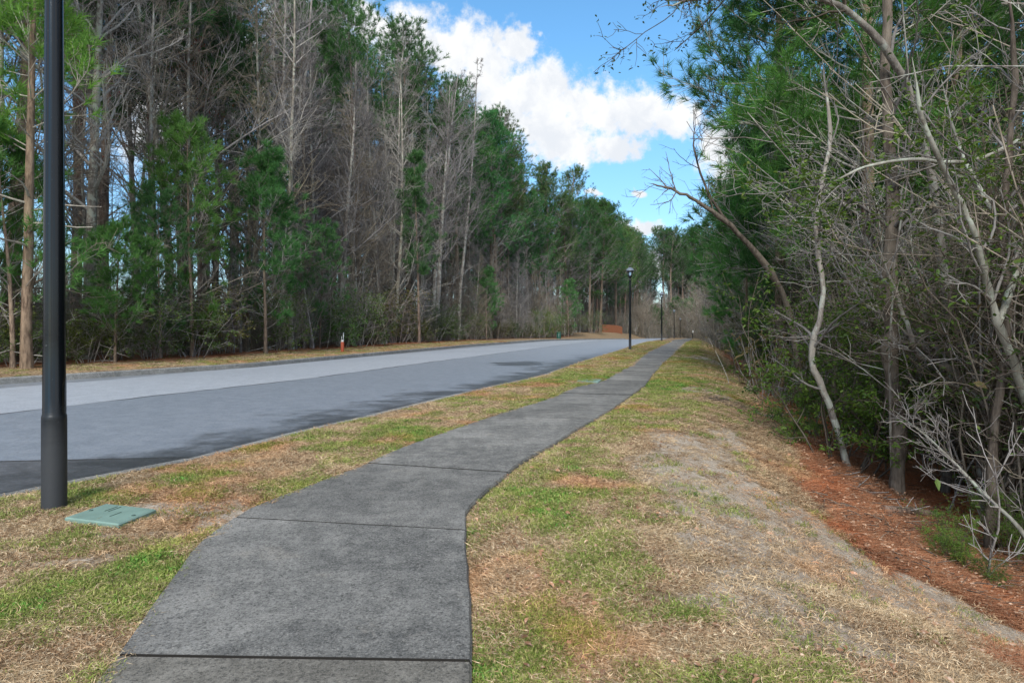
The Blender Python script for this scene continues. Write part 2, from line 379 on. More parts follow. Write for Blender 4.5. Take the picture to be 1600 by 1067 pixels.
M['kerb'], _n3, _b3 = concrete('kerb_concrete', (.20, .20, .19), (.36, .355, .335), (.48, .47, .44), dark=(.06, .06, .06))
M['joint'] = simple('joint_shade', (.018, .016, .014), .95)  # near black on the slab ends: shade of the joint gaps as colour
def road_material():
    m, nt, b = mat('road_asphalt', .75, .35)
    uv = nd(nt, 'ShaderNodeUVMap', uv_map='UVMap').outputs[0]; su = nd(nt, 'ShaderNodeSeparateXYZ', i_0=uv)
    v, y = su.outputs[0], su.outputs[1]; p = geo_pos(nt)
    st = nd(nt, 'ShaderNodeCombineXYZ', i_0=mth(nt, 'MULTIPLY', v, .30), i_1=mth(nt, 'MULTIPLY', y, .33)).outputs[0]
    n1 = noise(nt, st, 2.6, 6, .7); n2 = noise(nt, p, 5, 5, .65); n3 = noise(nt, p, 75, 5, .85); n0 = noise(nt, st, .35, 3, .5)
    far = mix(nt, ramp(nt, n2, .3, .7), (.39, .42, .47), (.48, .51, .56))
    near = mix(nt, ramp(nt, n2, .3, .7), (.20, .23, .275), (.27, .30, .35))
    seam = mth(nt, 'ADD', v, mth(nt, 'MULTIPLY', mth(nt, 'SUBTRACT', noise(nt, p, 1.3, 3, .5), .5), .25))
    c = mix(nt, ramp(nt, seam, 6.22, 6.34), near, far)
    c = mix(nt, ramp(nt, y, 14, 60, 0, .6), c, (.44, .47, .52))  # paler with distance: the sky's grazing sheen painted into the colour
    c = mix(nt, ramp(nt, n0, .4, .65, 0, .22), c, (.25, .28, .33))
    # tar line of the joint between the lanes, and a few cracks
    ln = mth(nt, 'SUBTRACT', 1., ramp(nt, mth(nt, 'ABSOLUTE', mth(nt, 'SUBTRACT', seam, 6.28)), .02, .08))
    ln = mth(nt, 'MULTIPLY', ln, ramp(nt, noise(nt, uv, .5, 3, .6), .38, .5, .35, 1))
    c = mix(nt, ln, c, (.045, .045, .05))
    # the newer patch at the near end, past a cross joint
    yy = mth(nt, 'ADD', y, mth(nt, 'MULTIPLY', v, .18))
    patch = mth(nt, 'SUBTRACT', 1., ramp(nt, yy, 6.95, 6.99)); c = mix(nt, patch, c, mix(nt, ramp(nt, n2, .35, .65), (.085, .088, .098), (.125, .13, .145)))
    cj = mth(nt, 'SUBTRACT', 1., ramp(nt, mth(nt, 'ABSOLUTE', mth(nt, 'SUBTRACT', yy, 6.97)), .01, .05)); c = mix(nt, cj, c, (.035, .033, .035))
    # damp asphalt along the kerb, dragged out in streaks
    reach = mth(nt, 'MULTIPLY_ADD', mth(nt, 'SUBTRACT', n1, .5), 6.5, 1.2)
    ylim = mth(nt, 'SUBTRACT', 1., ramp(nt, y, 26, 40))
    wet = mth(nt, 'MULTIPLY', mth(nt, 'SUBTRACT', 1., ramp(nt, mth(nt, 'SUBTRACT', v, reach), -.8, .9)), mth(nt, 'MULTIPLY_ADD', ylim, .75, .15))
    # damp blotch in the lane
    bl = vmth(nt, 'LENGTH', vmth(nt, 'MULTIPLY', vmth(nt, 'SUBTRACT', uv, (2.6, 24.5, 0)), (1/.9, 1/1.6, 0)))
    blm = mth(nt, 'SUBTRACT', 1., ramp(nt, mth(nt, 'ADD', bl, mth(nt, 'MULTIPLY', mth(nt, 'SUBTRACT', n1, .5), 4.5)), .6, 1.3))
    wet = mth(nt, 'MAXIMUM', wet, mth(nt, 'MULTIPLY', blm, .8))
    fw = mth(nt, 'MULTIPLY', ramp(nt, mth(nt, 'SUBTRACT', v, mth(nt, 'MULTIPLY', n1, 1.)), 11.0, 11.4), .5)
    wet = mth(nt, 'MAXIMUM', wet, fw)
    c = mix(nt, mth(nt, 'MULTIPLY', wet, .9), c, (.030, .033, .040))
    c = mix(nt, ramp(nt, n3, .54, .70, 0, .45), c, (.46, .47, .49)); c = mix(nt, ramp(nt, n3, .32, .48, .55, 0), c, (.05, .05, .055))
    setc(nt, b, c); nt.links.new(mth(nt, 'MULTIPLY_ADD', wet, -.12, .42), b.inputs['Roughness'])
    n6 = noise(nt, p, 26, 4, .8); c = mix(nt, ramp(nt, n6, .36, .5, .35, 0), c, (.06, .065, .075)); c = mix(nt, ramp(nt, n6, .56, .7, 0, .3), c, (.42, .44, .47)); setc(nt, b, c)
    bump(nt, b, n3, .5, .006); return m
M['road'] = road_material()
M['ground'] = ground_material()

# ---------------------------------------------------------------- ground sheet
def axis(parts):
    r = [];
    for a, b, s in parts: r += list(np.arange(a, b, s))
    return r
YS = np.array(axis([(-60, -8, 6), (-8, 1.2, .5), (1.2, 9, .07), (9, 20, .15), (20, 45, .4), (45, 120, 1.2), (120, 220, 6), (220, 1500, 80)])+[1500.])
RT = np.array(axis([(0, 6, .075), (6, 12, .25), (12, 40, 1.5), (40, 140, 10), (140, 900, 95)])+[900.])
LT = RT[::-1]
def lawn_masks(x, y):
    xn, xf, pl, pr = road_near(y), road_far(y), path_l(y), path_r(y)
    v = (x-pr)*.96
    green = .02+.45*(fbm(x, y, 1.3)-.45)+.25*(fbm(x, y, .3)-.5)
    green = green+.35*sst(7, 14, y)*(v > 0)-.3*(v > 2.2)
    strip = (x > xn) & (x < pl); green = np.where(strip, green+.12, green)
    def spot(px, py, rx, ry, a):
        nonlocal green
        d, w = px2(px, py); green = green+a*np.exp(-(((x-d)/rx)**2+((y-w)/ry)**2))
    for q in [(130,780,.35,.25,.9),(120,950,.45,.22,.8),(230,900,.35,.3,.7),(180,860,.35,.3,.5),(640,675,.7,.45,.9),(560,700,.4,.3,.45),(800,770,.5,.45,.8),(850,790,.5,.3,.5),
              (830,975,.28,.16,.55),(770,1030,.22,.12,.8),(740,870,.06,.15,.6),(900,730,.6,.6,.5),(930,590,1.2,2.5,.9),(930,640,.9,1.6,.45),(1010,600,.8,2,.5),(1010,960,.1,.06,.8),(900,980,.07,.05,.7)]: spot(*q[:4], q[4]*.5)
    edge = np.exp(-(np.minimum(np.abs(x-pl), np.abs(x-pr))/.12)**2)*.35*(fbm(x, y, 2.) > .5); green = green+edge
    sand = np.zeros_like(green)
    def sp(px, py, rx, ry, a, zz=0):
        nonlocal sand
        d, w = on_ground(px, py); sand = np.maximum(sand, a*np.exp(-(((x-d)/rx)**2+((y-w)/ry)**2)))
    for q in [(1110,760,.6,1.1,.75),(1180,800,.6,.8,.8),(1250,850,.55,.7,.85),(1180,870,.5,.5,.6),(1330,900,.5,.6,.7),(1260,965,.35,.25,.85),(1420,950,.5,.35,.65),(1540,985,.5,.3,.7),(1400,1010,.3,.2,.5),(1480,940,.3,.3,.6),(1080,700,.6,1.0,.55),
              (1150,690,.5,1.2,.45),(1085,558,.9,3.0,.8),(1120,620,.8,1.6,.4),(280,800,.30,.16,.85),(200,835,.3,.08,.55),(330,790,.22,.12,.8),(100,880,.3,.2,.35),(350,800,.12,.3,.6)]: sp(q[0], q[1], q[2]*(1.1 if q[1] < 800 else 1.5), q[3]*(1.1 if q[1] < 800 else 1.5), min(1, q[4]*1.25))
    sand = sand+.25*(fbm(x, y, 1.3)-.5)*(sand > .05)
    pine = sst(2.2, 3.5, v+1.3*(fbm(x, y, 1.2)-.5)+.1*sst(6, 14, y)+.0*y)
    pine = np.maximum(pine, sst(2.3, 3.6, (xf-x)*.95+.8*(fbm(x, y, .6)-.5))*.85*(1-sst(94, 106, y)))
    pine = np.maximum(pine, .32*np.exp(-((x-pr-.03)/.04)**2)*(y < 6))
    pine = pine*(1-.85*sst(.3, .6, sand)*(v > 0))
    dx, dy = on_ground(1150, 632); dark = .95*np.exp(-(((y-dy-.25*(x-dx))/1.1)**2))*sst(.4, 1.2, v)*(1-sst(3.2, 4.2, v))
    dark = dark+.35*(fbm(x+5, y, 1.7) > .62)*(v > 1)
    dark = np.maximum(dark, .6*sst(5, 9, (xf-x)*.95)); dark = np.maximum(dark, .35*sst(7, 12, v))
    return np.clip(green, 0, 1), np.clip(sand, 0, 1), np.clip(pine, 0, 1), np.clip(dark, 0, 1)
def build_ground():
    rows = []
    for y in YS:
        xn, xf, pl, pr = (float(f(y)) for f in (road_near, road_far, path_l, path_r))
        row = [xf-KW+.02-q for q in LT]
        row += list(np.linspace(xf+.1, xn-KW-.0, 10)[0:])
        row += list(np.linspace(xn, pl+.03, 60)) + list(np.linspace(pl+.05, pr-.05, 4)) + [pr-.03+q for q in RT]
        rows.append(row)
    X = np.array(rows); Y = np.repeat(YS[:, None], X.shape[1], 1)
    Z = terrain(X, Y)
    nL = len(LT); a, b_ = nL, nL+10
    Z[:, a:b_] = base(Y[:, a:b_])-.2
    c0 = b_+60; Z[:, c0:c0+4] = base(Y[:, c0:c0+4])-.09; Z[:, c0-1] -= .01
    Z[:, c0+4] = base(Y[:, c0+4])-.03
    V = np.stack([X, Y, Z], -1).reshape(-1, 3); r, c = X.shape
    idx = np.arange(r*c).reshape(r, c)
    F = np.stack([idx[:-1, :-1], idx[:-1, 1:], idx[1:, 1:], idx[1:, :-1]], -1).reshape(-1, 4)
    mb = MB(); mb.add(V, F, 0, True); o = mb.build('ground', M['ground'], kind='structure')
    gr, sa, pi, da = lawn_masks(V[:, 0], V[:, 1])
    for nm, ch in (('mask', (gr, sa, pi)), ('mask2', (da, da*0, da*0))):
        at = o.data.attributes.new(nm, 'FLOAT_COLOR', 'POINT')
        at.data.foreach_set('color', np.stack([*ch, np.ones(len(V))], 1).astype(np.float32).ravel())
build_ground()
# ---------------------------------------------------------------- road sheet
def build_road():
    ys = np.array(axis([(-60, 0, 5), (0, 30, .5), (30, 120, 1.5), (120, 400, 8)])); K = 13
    t = np.linspace(0, 1, K); xn = road_near(ys)-KW-.005+.02; xf = road_far(ys)+KW-.01-.005
    X = xn[:, None]*(1-t)+xf[:, None]*t; Y = np.repeat(ys[:, None], K, 1); Z = base(Y)-.135+.05*np.sin(t*math.pi)[None, :]
    V = np.stack([X, Y, Z], -1).reshape(-1, 3); idx = np.arange(len(V)).reshape(len(ys), K)
    F = np.stack([idx[:-1, :-1], idx[1:, :-1], idx[1:, 1:], idx[:-1, 1:]], -1).reshape(-1, 4)
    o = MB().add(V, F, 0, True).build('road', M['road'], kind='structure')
    uvl = o.data.uv_layers.new(name='UVMap'); vi = np.zeros(len(o.data.loops), int); o.data.loops.foreach_get('vertex_index', vi)
    U = np.stack([(np.repeat(road_near(ys)[:, None], K, 1)-X).ravel(), Y.ravel()], 1)
    uvl.data.foreach_set('uv', U[vi].astype(np.float32).ravel())
build_road()
# ---------------------------------------------------------------- kerbs: each stone a piece
def kerb(edge, sgn, y0, y1, step, top, drop):
    root = empty('kerb', kind='structure'); y = y0; k = 0
    while y < y1:
        n = 5; ys = np.linspace(y+.012, y+step-.012, n); x = edge(ys); zt = top+base(ys)+random.uniform(-.006, .006)
        xi = x-sgn*0.0; xo = x-sgn*KW; b = .018                       # xi grass side, xo road side
        prof = [(xi, zt-.25), (xi, zt-b*.5), (xi-sgn*b, zt), (xo+sgn*b*1.6, zt-.004), (xo, zt-b*1.8), (xo-sgn*.02, zt-drop)]
        V = np.stack([np.stack([a*np.ones(n), ys, c*np.ones(n)], 1) for a, c in prof], 1).reshape(-1, 3); m = len(prof)
        idx = np.arange(n*m).reshape(n, m)
        F = np.stack([idx[:-1, :-1], idx[:-1, 1:], idx[1:, 1:], idx[1:, :-1]], -1).reshape(-1, 4)
        if sgn < 0: F = F[:, ::-1]
        mb = MB(); mb.add(V, F, 0, False); mb.add(V[idx[0]], [tuple(range(m))]); mb.add(V[idx[-1]], [tuple(range(m))[::-1]])
        mb.build('kerb_stone', M['kerb'], root); y += step; k += 1
kerb(road_near, 1, -3, 110, 3.05, .004, .28)
kerb(road_far, -1, 3, 110, 3.05, .03, .3)
# ---------------------------------------------------------------- sidewalk: each slab a piece
def build_walk():
    root = empty('sidewalk', kind='structure')
    skew = lambda y: np.interp(y, [0, 2.4, 4, 6, 20, 60], [.0, .04, .27, .40, .32, .36])
    js = [-2.4, -.8, .8, 2.40]+[3.96]; y = 3.96
    while y < 120: y += 1.6; js.append(y)
    for i in range(len(js)-1):
        g0_, g_ = (.004 if js[i] < 2.5 else .006 if js[i] < 4.5 else .0025), (.004 if js[i+1] < 2.5 else .006 if js[i+1] < 4.5 else .0025); a, b = js[i]+g0_, js[i+1]-g_; n = 9
        yr = np.linspace(a, b, n); yl = np.linspace(a+skew(a), b+skew(b), n)
        L = np.stack([path_l(yl), yl], 1); Rr = np.stack([path_r(yr), yr], 1)
        L[:, 0] += .05*(vn(yl*2.2, yl*0)-.5)+.012*(vn(yl*9, yl*0)-.5); Rr[:, 0] += .028*(vn(yr*1.7, yr*0+5)-.5)+.015*(vn(yr*8, yr*0+5)-.5)
        zt = float(base((a+b)/2))+random.uniform(-.004, .004)
        ring = np.concatenate([Rr, L[::-1]]); cen = ring.mean(0)
        dirv = ring-cen; inner = ring.copy()
        inner[:, 0] -= .010*np.sign(dirv[:, 0]); c0_, c1_ = (.004 if js[i] < 2.5 or js[i] > 4.5 else .009), (.004 if js[i+1] < 2.5 or js[i+1] > 4.5 else .009); inner[0, 1] += c0_; inner[-1, 1] += c0_; inner[n-1, 1] -= c1_; inner[n, 1] -= c1_
        m = len(ring); V = np.concatenate([np.c_[inner, np.full(m, zt+.006)], np.c_[ring, np.full(m, zt-.012)], np.c_[ring, np.full(m, zt-.11)]])
        F = [(k, (k+1) % m, (k+1) % m+m, k+m) for k in range(m)]+[(k+m, (k+1) % m+m, (k+1) % m+2*m, k+2*m) for k in range(m)]
        mb = MB(); tops = [(k, k+1, m-2-k, m-1-k) for k in range(n-1)]
        mb.add(V, tops, 0); mb.add(np.zeros((0, 3)), np.zeros((0, 4), int)) if 0 else None
        F = np.array(F)[:, ::-1]; en = np.array([(k % m) in (n-1, m-1) for k in range(2*m)]); mb.f += [F[~en], F[en]]; mb.m += [0, 1]; mb.sm += [False, False]
        mb.build('slab', [M['slab_end'] if js[i+1] <= 2.45 else M['slab'], M['joint']], root)
build_walk()

# ---------------------------------------------------------------- scatter by geometry nodes (for stuff only)
def inst_collection(name, objs):
    c = bpy.data.collections.new(name)
    for o in objs:
        for uc in list(o.users_collection): uc.objects.unlink(o)
        c.objects.link(o)
    return c
def scatter(name, pts, rot, scl, idx, coll, **kw):
    me = bpy.data.meshes.new(name); me.vertices.add(len(pts)); me.vertices.foreach_set('co', np.asarray(pts, np.float32).ravel())
    a = me.attributes.new('rot', 'FLOAT_VECTOR', 'POINT'); a.data.foreach_set('vector', np.asarray(rot, np.float32).ravel())
    a = me.attributes.new('scl', 'FLOAT', 'POINT'); a.data.foreach_set('value', np.asarray(scl, np.float32))
    a = me.attributes.new('idx', 'INT', 'POINT'); a.data.foreach_set('value', np.asarray(idx, np.int32))
    o = link(name, me, kind='stuff', **kw)
    ng = bpy.data.node_groups.new(name+'_nodes', 'GeometryNodeTree')
    ng.interface.new_socket('Geometry', in_out='INPUT', socket_type='NodeSocketGeometry')
    ng.interface.new_socket('Geometry', in_out='OUTPUT', socket_type='NodeSocketGeometry')
    N = ng.nodes; gi = N.new('NodeGroupInput'); go = N.new('NodeGroupOutput')
    ci = N.new('GeometryNodeCollectionInfo'); ci.inputs['Collection'].default_value = coll
    ci.inputs['Separate Children'].default_value = True; ci.inputs['Reset Children'].default_value = True
    ip = N.new('GeometryNodeInstanceOnPoints'); ip.inputs['Pick Instance'].default_value = True
    def na(n_, t):
        q = N.new('GeometryNodeInputNamedAttribute'); q.data_type = t; q.inputs['Name'].default_value = n_; return q.outputs['Attribute']
    l = ng.links.new; l(gi.outputs[0], ip.inputs['Points']); l(ci.outputs[0], ip.inputs['Instance'])
    l(na('idx', 'INT'), ip.inputs['Instance Index']); l(na('rot', 'FLOAT_VECTOR'), ip.inputs['Rotation']); l(na('scl', 'FLOAT'), ip.inputs['Scale'])
    l(ip.outputs[0], go.inputs[0])
    md = o.modifiers.new('scatter', 'NODES'); md.node_group = ng; return o
def blades(n, rad, Lr, w, lift, rng, curl=.5):
    a = rng.random(n)*6.283; r = rad*np.sqrt(rng.random(n)); c = np.stack([r*np.cos(a), r*np.sin(a), np.zeros(n)], 1)
    h = rng.random(n)*6.283; up = lift[0]+(lift[1]-lift[0])*rng.random(n)
    d = np.stack([np.cos(h)*np.cos(up), np.sin(h)*np.cos(up), np.sin(up)], 1); L = Lr[0]+(Lr[1]-Lr[0])*rng.random(n)
    s = np.stack([-np.sin(h), np.cos(h), np.zeros(n)], 1); tw = rng.normal(0, .6, n); s = s*np.cos(tw)[:, None]; s[:, 2] += np.sin(tw)
    side = rng.normal(0, curl, (n, 1))*np.stack([-np.sin(h), np.cos(h), np.zeros(n)], 1)
    p0 = c; p1 = c+d*L[:, None]*.5+[0, 0, .004]; p2 = c+d*L[:, None]+side*L[:, None]*.5; p2[:, 2] = p2[:, 2]*.75+.002
    V = np.stack([p0-s*w/2, p0+s*w/2, p1+s*w*.45, p1-s*w*.45, p2], 1).reshape(-1, 3)
    i = np.arange(n)[:, None]*5
    return V, i+np.array([[0, 1, 2, 3]]), i+np.array([[3, 2, 4]])
def tuft(name, n, rad, Lr, w, lift, m, seed, curl=.5):
    rng = np.random.default_rng(seed); V, q, t = blades(n, rad, Lr, w, lift, rng, curl)
    mb = MB(); mb.add(V, q); mb.f.append(t); mb.m.append(0); mb.sm.append(False)
    return link(name, mb.mesh(name, m))
tset = []
for i in range(3): tset.append(tuft(f'tuft_a{i}', 42, .10, (.025, .07), .0032, (.0, .5), M['straw'], 10+i, .9))
for i in range(2): tset.append(tuft(f'tuft_b{i}', 34, .08, (.03, .06), .0034, (.4, 1.2), M['green_blade'], 20+i, .4))
tset.append(tuft('tuft_c0', 40, .07, (.02, .05), .006, (.3, 1.2), M['lush_blade'], 31, .3))
tset.append(tuft('tuft_d0', 40, .14, (.10, .20), .0026, (-.02, .22), M['pine_straw'], 41, .25))
tset.append(tuft('tuft_d1', 34, .14, (.10, .20), .0026, (-.02, .30), M['pine_straw'], 42, .25))
def litter(name, seed):
    rng = np.random.default_rng(seed); n = 7; c = np.c_[rng.normal(0, .13, (n, 2)), .008+.02*rng.random(n)]
    return link(name, leaves(MB(), c, .035, rng, 0, .5, .2).mesh(name, M['dead_leaf']))
tset.append(litter('tuft_e0', 5))
_r = np.random.default_rng(8); _P, _R = grow(np.c_[_r.normal(0, .12, (5, 2)), np.full(5, .01)], np.c_[_r.normal(0, 1, (5, 2)), np.full(5, .03)], .08+.25*_r.random(5), 4, .12, 0, _r, np.full(5, .005), np.full(5, .002)); tset.append(link('tuft_f0', tubes(MB(), _P, _R, 4).mesh('tuft_f0', M['dark_bark'])))
tcoll = inst_collection('grass_tufts', tset)
def place_grass():
    rng = np.random.default_rng(5); n = 300000
    y0, y1 = 1.7, 60.; y = y0*(y1/y0)**(rng.random(n)**1.05)
    xf, xn, pl, pr = road_far(y), road_near(y), path_l(y), path_r(y)
    lo = np.maximum(-.85*y-1, xn+.075); hi = np.minimum(.85*y+1, pr+7.5)
    x = lo+(hi-lo)*rng.random(n)
    keep = (x < pl-.01) | (x > pr+.045)
    x, y = x[keep], y[keep]
    # density falls with distance
    w = (hi-lo)[keep]; acc = np.clip(w*y/ (6.5*2.2), 0, None); keep = rng.random(len(x)) < np.clip(acc/ (1+.0*y), 0, 1); x, y = x[keep], y[keep]
    # the verge beyond the road
    n2 = 16000; y2 = 9+50*rng.random(n2)**1.4; x2 = road_far(y2)-KW*0-.02-3.6*rng.random(n2)
    x = np.concatenate([x, x2]); y = np.concatenate([y, y2])
    g, s, p, d = lawn_masks(x, y); r1 = rng.random(len(x)); f = fbm(x, y, 3.5, 3)
    gg = g+1.6*(f-.5)
    r2 = rng.random(len(x)); gg = gg+.8*(r2-.5); idx = np.where(gg > .98, 5, np.where(gg > .40, 3+rng.integers(0, 2, len(x)), rng.integers(0, 3, len(x))))
    bare = s+.85*(fbm(x+3, y, 5, 3)-.5); keep = ~((bare > .285) & (r1 > .07))
    pm = p*sst(.2, .45, p)+.6*(f-.5)*(p > .3); isp = (pm > .5) | ((pm > .2) & (r1 < .35)); idx = np.where(isp, 6+rng.integers(0, 2, len(x)), idx)
    nearp = (x > road_near(y)) & (x < path_r(y)+.25)
    idx = np.where((rng.random(len(x)) < .012+.12*isp) & ~nearp, 8, idx); keep &= ~(nearp & (idx == 6) | nearp & (idx == 7))
    keep &= ~((d > .55) & (r1 > .25) & ~isp)
    idx = np.where(isp & (rng.random(len(x)) < .018), 9, idx)
    # thin out fairly under the wood's edge
    x, y, idx, f = x[keep], y[keep], idx[keep], f[keep]
    # keep the lid clear
    lx, ly = -2.69, 4.30; far = ~((np.abs(x-lx) < .22) & (np.abs(y-ly) < .22)); x, y, idx, f = x[far], y[far], idx[far], f[far]
    z = terrain(x, y)-.004
    sc = (.7+.45*rng.random(len(x)))*np.interp(y, [2, 8, 25, 60], [.95, 1.15, 1.8, 3.0]); sc = np.where(idx >= 8, np.minimum(sc, 1.3), sc)
    rot = np.stack([rng.normal(0, .08, len(x)), rng.normal(0, .08, len(x)), rng.random(len(x))*6.283], 1)
    lawn = idx < 6
    scatter('lawn_grass', np.stack([x, y, z], 1)[lawn], rot[lawn], sc[lawn], idx[lawn], tcoll, label='patchy winter lawn of straw coloured and green grass beside the path', cat='grass')
    li = ~lawn
    scatter('needle_litter', np.stack([x, y, z], 1)[li], rot[li], sc[li], idx[li], tcoll, label='rusty fallen pine needles and dead leaves at the edge of the woods', cat='leaf litter')
place_grass()

# ---------------------------------------------------------------- tree kinds (meshes built once, shared by the copies)
KIND = {}
def bare_tree(key, H, r, seed, nl=24, t0=.3, lim=.30, up=.05, wob=.10, mats=('grey_bark', 'twig'), lean=.0, sub=7, tw=6, trw=.022, extra=None, ang=48):
    rng = np.random.default_rng(seed)
    P, Rr = grow([[0, 0, -.15]], [[lean, rng.normal(0, .02), 1]], [H], 16, trw, .03, rng, [r], [r*.12])
    Rr[0, 0] *= 1.25
    tr = tubes(MB(), P, Rr, 8)
    cr = MB()
    st, d, t, par, pr = spawn(P, Rr, nl, t0, .98, ang, rng); L = H*lim*(1.15-t)*(.6+.7*rng.random(len(t)))
    P1, R1 = grow(st, d, L, 7, wob, up, rng, np.clip(pr*.5, .012, .09), np.full(len(t), .006)); tubes(cr, P1, R1, 5)
    st, d, t, par, pr = spawn(P1, R1, sub, .15, 1, 42, rng); L2 = L[par]*.42*(1.2-t)*(.6+.8*rng.random(len(t)))
    P2, R2 = grow(st, d, L2, 4, wob*1.5, up*.8, rng, np.clip(pr*.6, .008, .03), np.full(len(t), .0045)); tubes(cr, P2, R2, 3)
    st, d, t, par, pr = spawn(P2, R2, tw, .1, 1, 40, rng); L3 = np.clip(L2[par]*.55*(.5+.9*rng.random(len(t))), .12, .9)
    P3, R3 = grow(st, d, L3, 2, wob*1.5, up, rng, np.full(len(t), .0065), np.full(len(t), .0035)); tubes(cr, P3, R3, 3)
    mats2 = [M[mats[1]]]
    if extra:
        mm, cnt, size = extra; mats2.append(M[mm]); k = rng.integers(0, len(P3), cnt); leaves(cr, P3[k, -1]+rng.normal(0, .05, (cnt, 3)), size, rng, 1)
    KIND[key] = ('bare', tr.mesh('trunk', M[mats[0]]), cr.mesh('crown', mats2))
def pine(key, H, r, seed, t0=.45, nb=70, bl=2.6, tn=16, nn=16, nL=.24, nw=.016, mats=('pine_bark', 'needle'), stub=10, top=.25, upb=.09):
    rng = np.random.default_rng(seed)
    P, Rr = grow([[0, 0, -.15]], [[rng.normal(0, .02), rng.normal(0, .02), 1]], [H], 14, .014, .03, rng, [r], [r*.15]); Rr[0, 0] *= 1.2
    tr = tubes(MB(), P, Rr, 10); cr = MB()
    if stub:
        st, d, t, par, pr = spawn(P, Rr, stub, t0*.3, t0, 82, rng)
        Ps, Rs = grow(st, d, .3+1.3*rng.random(len(t)), 4, .12, -.03, rng, np.full(len(t), .025), np.full(len(t), .008)); tubes(cr, Ps, Rs, 4)
    st, d, t, par, pr = spawn(P, Rr, nb, t0, .985, 68, rng, .85)
    u = (t-t0)/(1-t0); L = bl*(top+(1-top)*np.sin(np.clip((1-u)*(1.9 if t0 < .35 else 3.2), 0, math.pi/2)))*(.55+.65*rng.random(len(t)))*np.clip(.55+u*4, .5, 1)
    d[:, 2] += (.25 if t0 < .35 else .7)*u
    P1, R1 = grow(st, d, L, 6, .10, upb, rng, np.clip(pr*.22, .010, .035), np.full(len(t), .006)); tubes(cr, P1, R1, 5)
    st, d, t2, par, pr = spawn(P1, R1, tn, .25, 1, 45, rng, .7); L2 = np.clip(L[par]*.30*(.5+rng.random(len(t2))), .15, .8)
    P2, R2 = grow(st, d, L2, 3, .12, .12, rng, np.full(len(t2), .009), np.full(len(t2), .006)); tubes(cr, P2, R2, 3)
    tips = np.concatenate([P2[:, -1], P1[:, -1]]); dd = np.concatenate([P2[:, -1]-P2[:, -2], P1[:, -1]-P1[:, -2]])
    dd[:, 2] += .05; dd /= np.linalg.norm(dd, axis=1, keepdims=True)+1e-9
    needles(cr, tips, dd, nn, nL, nw, 62, rng, 1, back=.22)
    KIND[key] = ('pine', tr.mesh('trunk', M[mats[0]]), cr.mesh('crown', [M['twig'] if mats[1] != 'x' else M['twig'], M[mats[1]]]))
def shrub(key, H, n, seed, leafm, nleaf, size, stems=9, mats=('twig',), wob=.16, spread=.5, sub=8, tw=5, up=.05, r=.014, lt=0., asp=.5, bl=.33):
    rng = np.random.default_rng(seed)
    a = rng.random(stems)*6.283; rb = .08+.28*rng.random(stems); st0 = np.c_[rb*np.cos(a), rb*np.sin(a), np.full(stems, -.08)]
    d0 = np.c_[spread*np.cos(a), spread*np.sin(a), np.ones(stems)]
    L = H*(.7+.5*rng.random(stems))
    P, Rr = grow(st0, d0, L, 8, wob, up, rng, np.full(stems, r), np.full(stems, r*.35)); sm = tubes(MB(), P, Rr, 5)
    st, d, t, par, pr = spawn(P, Rr, sub, .2, 1, 50, rng); L1 = L[par]*bl*(.5+rng.random(len(t)))
    P1, R1 = grow(st, d, L1, 5, wob*1.2, .02, rng, np.clip(pr*.6, .005, .03), np.full(len(t), .004)); tubes(sm, P1, R1, 4)
    st, d, t, par, pr = spawn(P1, R1, tw, .1, 1, 45, rng); L2 = L1[par]*.45*(.5+rng.random(len(t)))
    P2, R2 = grow(st, d, L2, 3, wob*1.2, .02, rng, np.full(len(t), .0042), np.full(len(t), .003)); tubes(sm, P2, R2, 3)
    lf = MB(); Q = P2[P2[:, -1, 2] > lt*H] if lt else P2
    k = rng.integers(0, len(Q), nleaf); j = rng.integers(1, 4, nleaf); c = Q[k, j]+rng.normal(0, size*.5, (nleaf, 3)); c[:, 2] = np.maximum(c[:, 2], .03)
    leaves(lf, c, size, rng, 0, asp)
    KIND[key] = ('shrub', sm.mesh('stems', M[mats[0]]), lf.mesh('leaves', M[leafm]))
for i in range(4): bare_tree(f'slim{i}', 15.5+1.2*i, .085+.012*i, 100+i, nl=28, t0=.33, lim=.22, mats=('grey_bark', 'twig'), trw=.03, ang=40, sub=8, tw=7)
for i in range(3): bare_tree(f'broad{i}', 16.+i, .17, 120+i, nl=30, t0=.26, lim=.38, mats=('grey_bark', 'twig'), sub=10, tw=8, ang=44, wob=.12)
bare_tree('warm0', 11., .07, 130, nl=26, t0=.15, lim=.26, mats=('grey_bark', 'twig_warm'), sub=8, tw=7)
bare_tree('warm1', 8., .055, 131, nl=26, t0=.12, lim=.30, mats=('grey_bark', 'twig_warm'), sub=8, tw=6, lean=.08)
for i in range(3): bare_tree(f'brushy{i}', 12.+2*i, .085+.02*i, 140+i, nl=42, t0=.07, lim=.27, mats=('grey_bark', ['twig', 'twig_warm', 'twig'][i]), sub=9, tw=7, trw=.035, wob=.13)
bare_tree('budding', 15., .12, 132, nl=24, t0=.4, lim=.28, mats=('dark_bark', 'twig'), sub=7, tw=6, extra=('leaf_red', 1400, .07))
bare_tree('dark', 16., .15, 133, nl=20, t0=.3, lim=.38, mats=('dark_bark', 'dark_bark'), sub=8, tw=5, wob=.16)
bare_tree('birch', 14., .10, 134, nl=18, t0=.4, lim=.22, mats=('pale_bark', 'twig'), sub=7, tw=5, trw=.03)
bare_tree('sapling0', 4.5, .03, 135, nl=16, t0=.12, lim=.36, mats=('grey_bark', 'twig'), sub=7, tw=5, wob=.14, trw=.07)
bare_tree('sapling1', 6., .04, 136, nl=18, t0=.12, lim=.33, mats=('twig', 'twig'), sub=7, tw=5, wob=.16, trw=.07, extra=('leaf_dark', 500, .07))
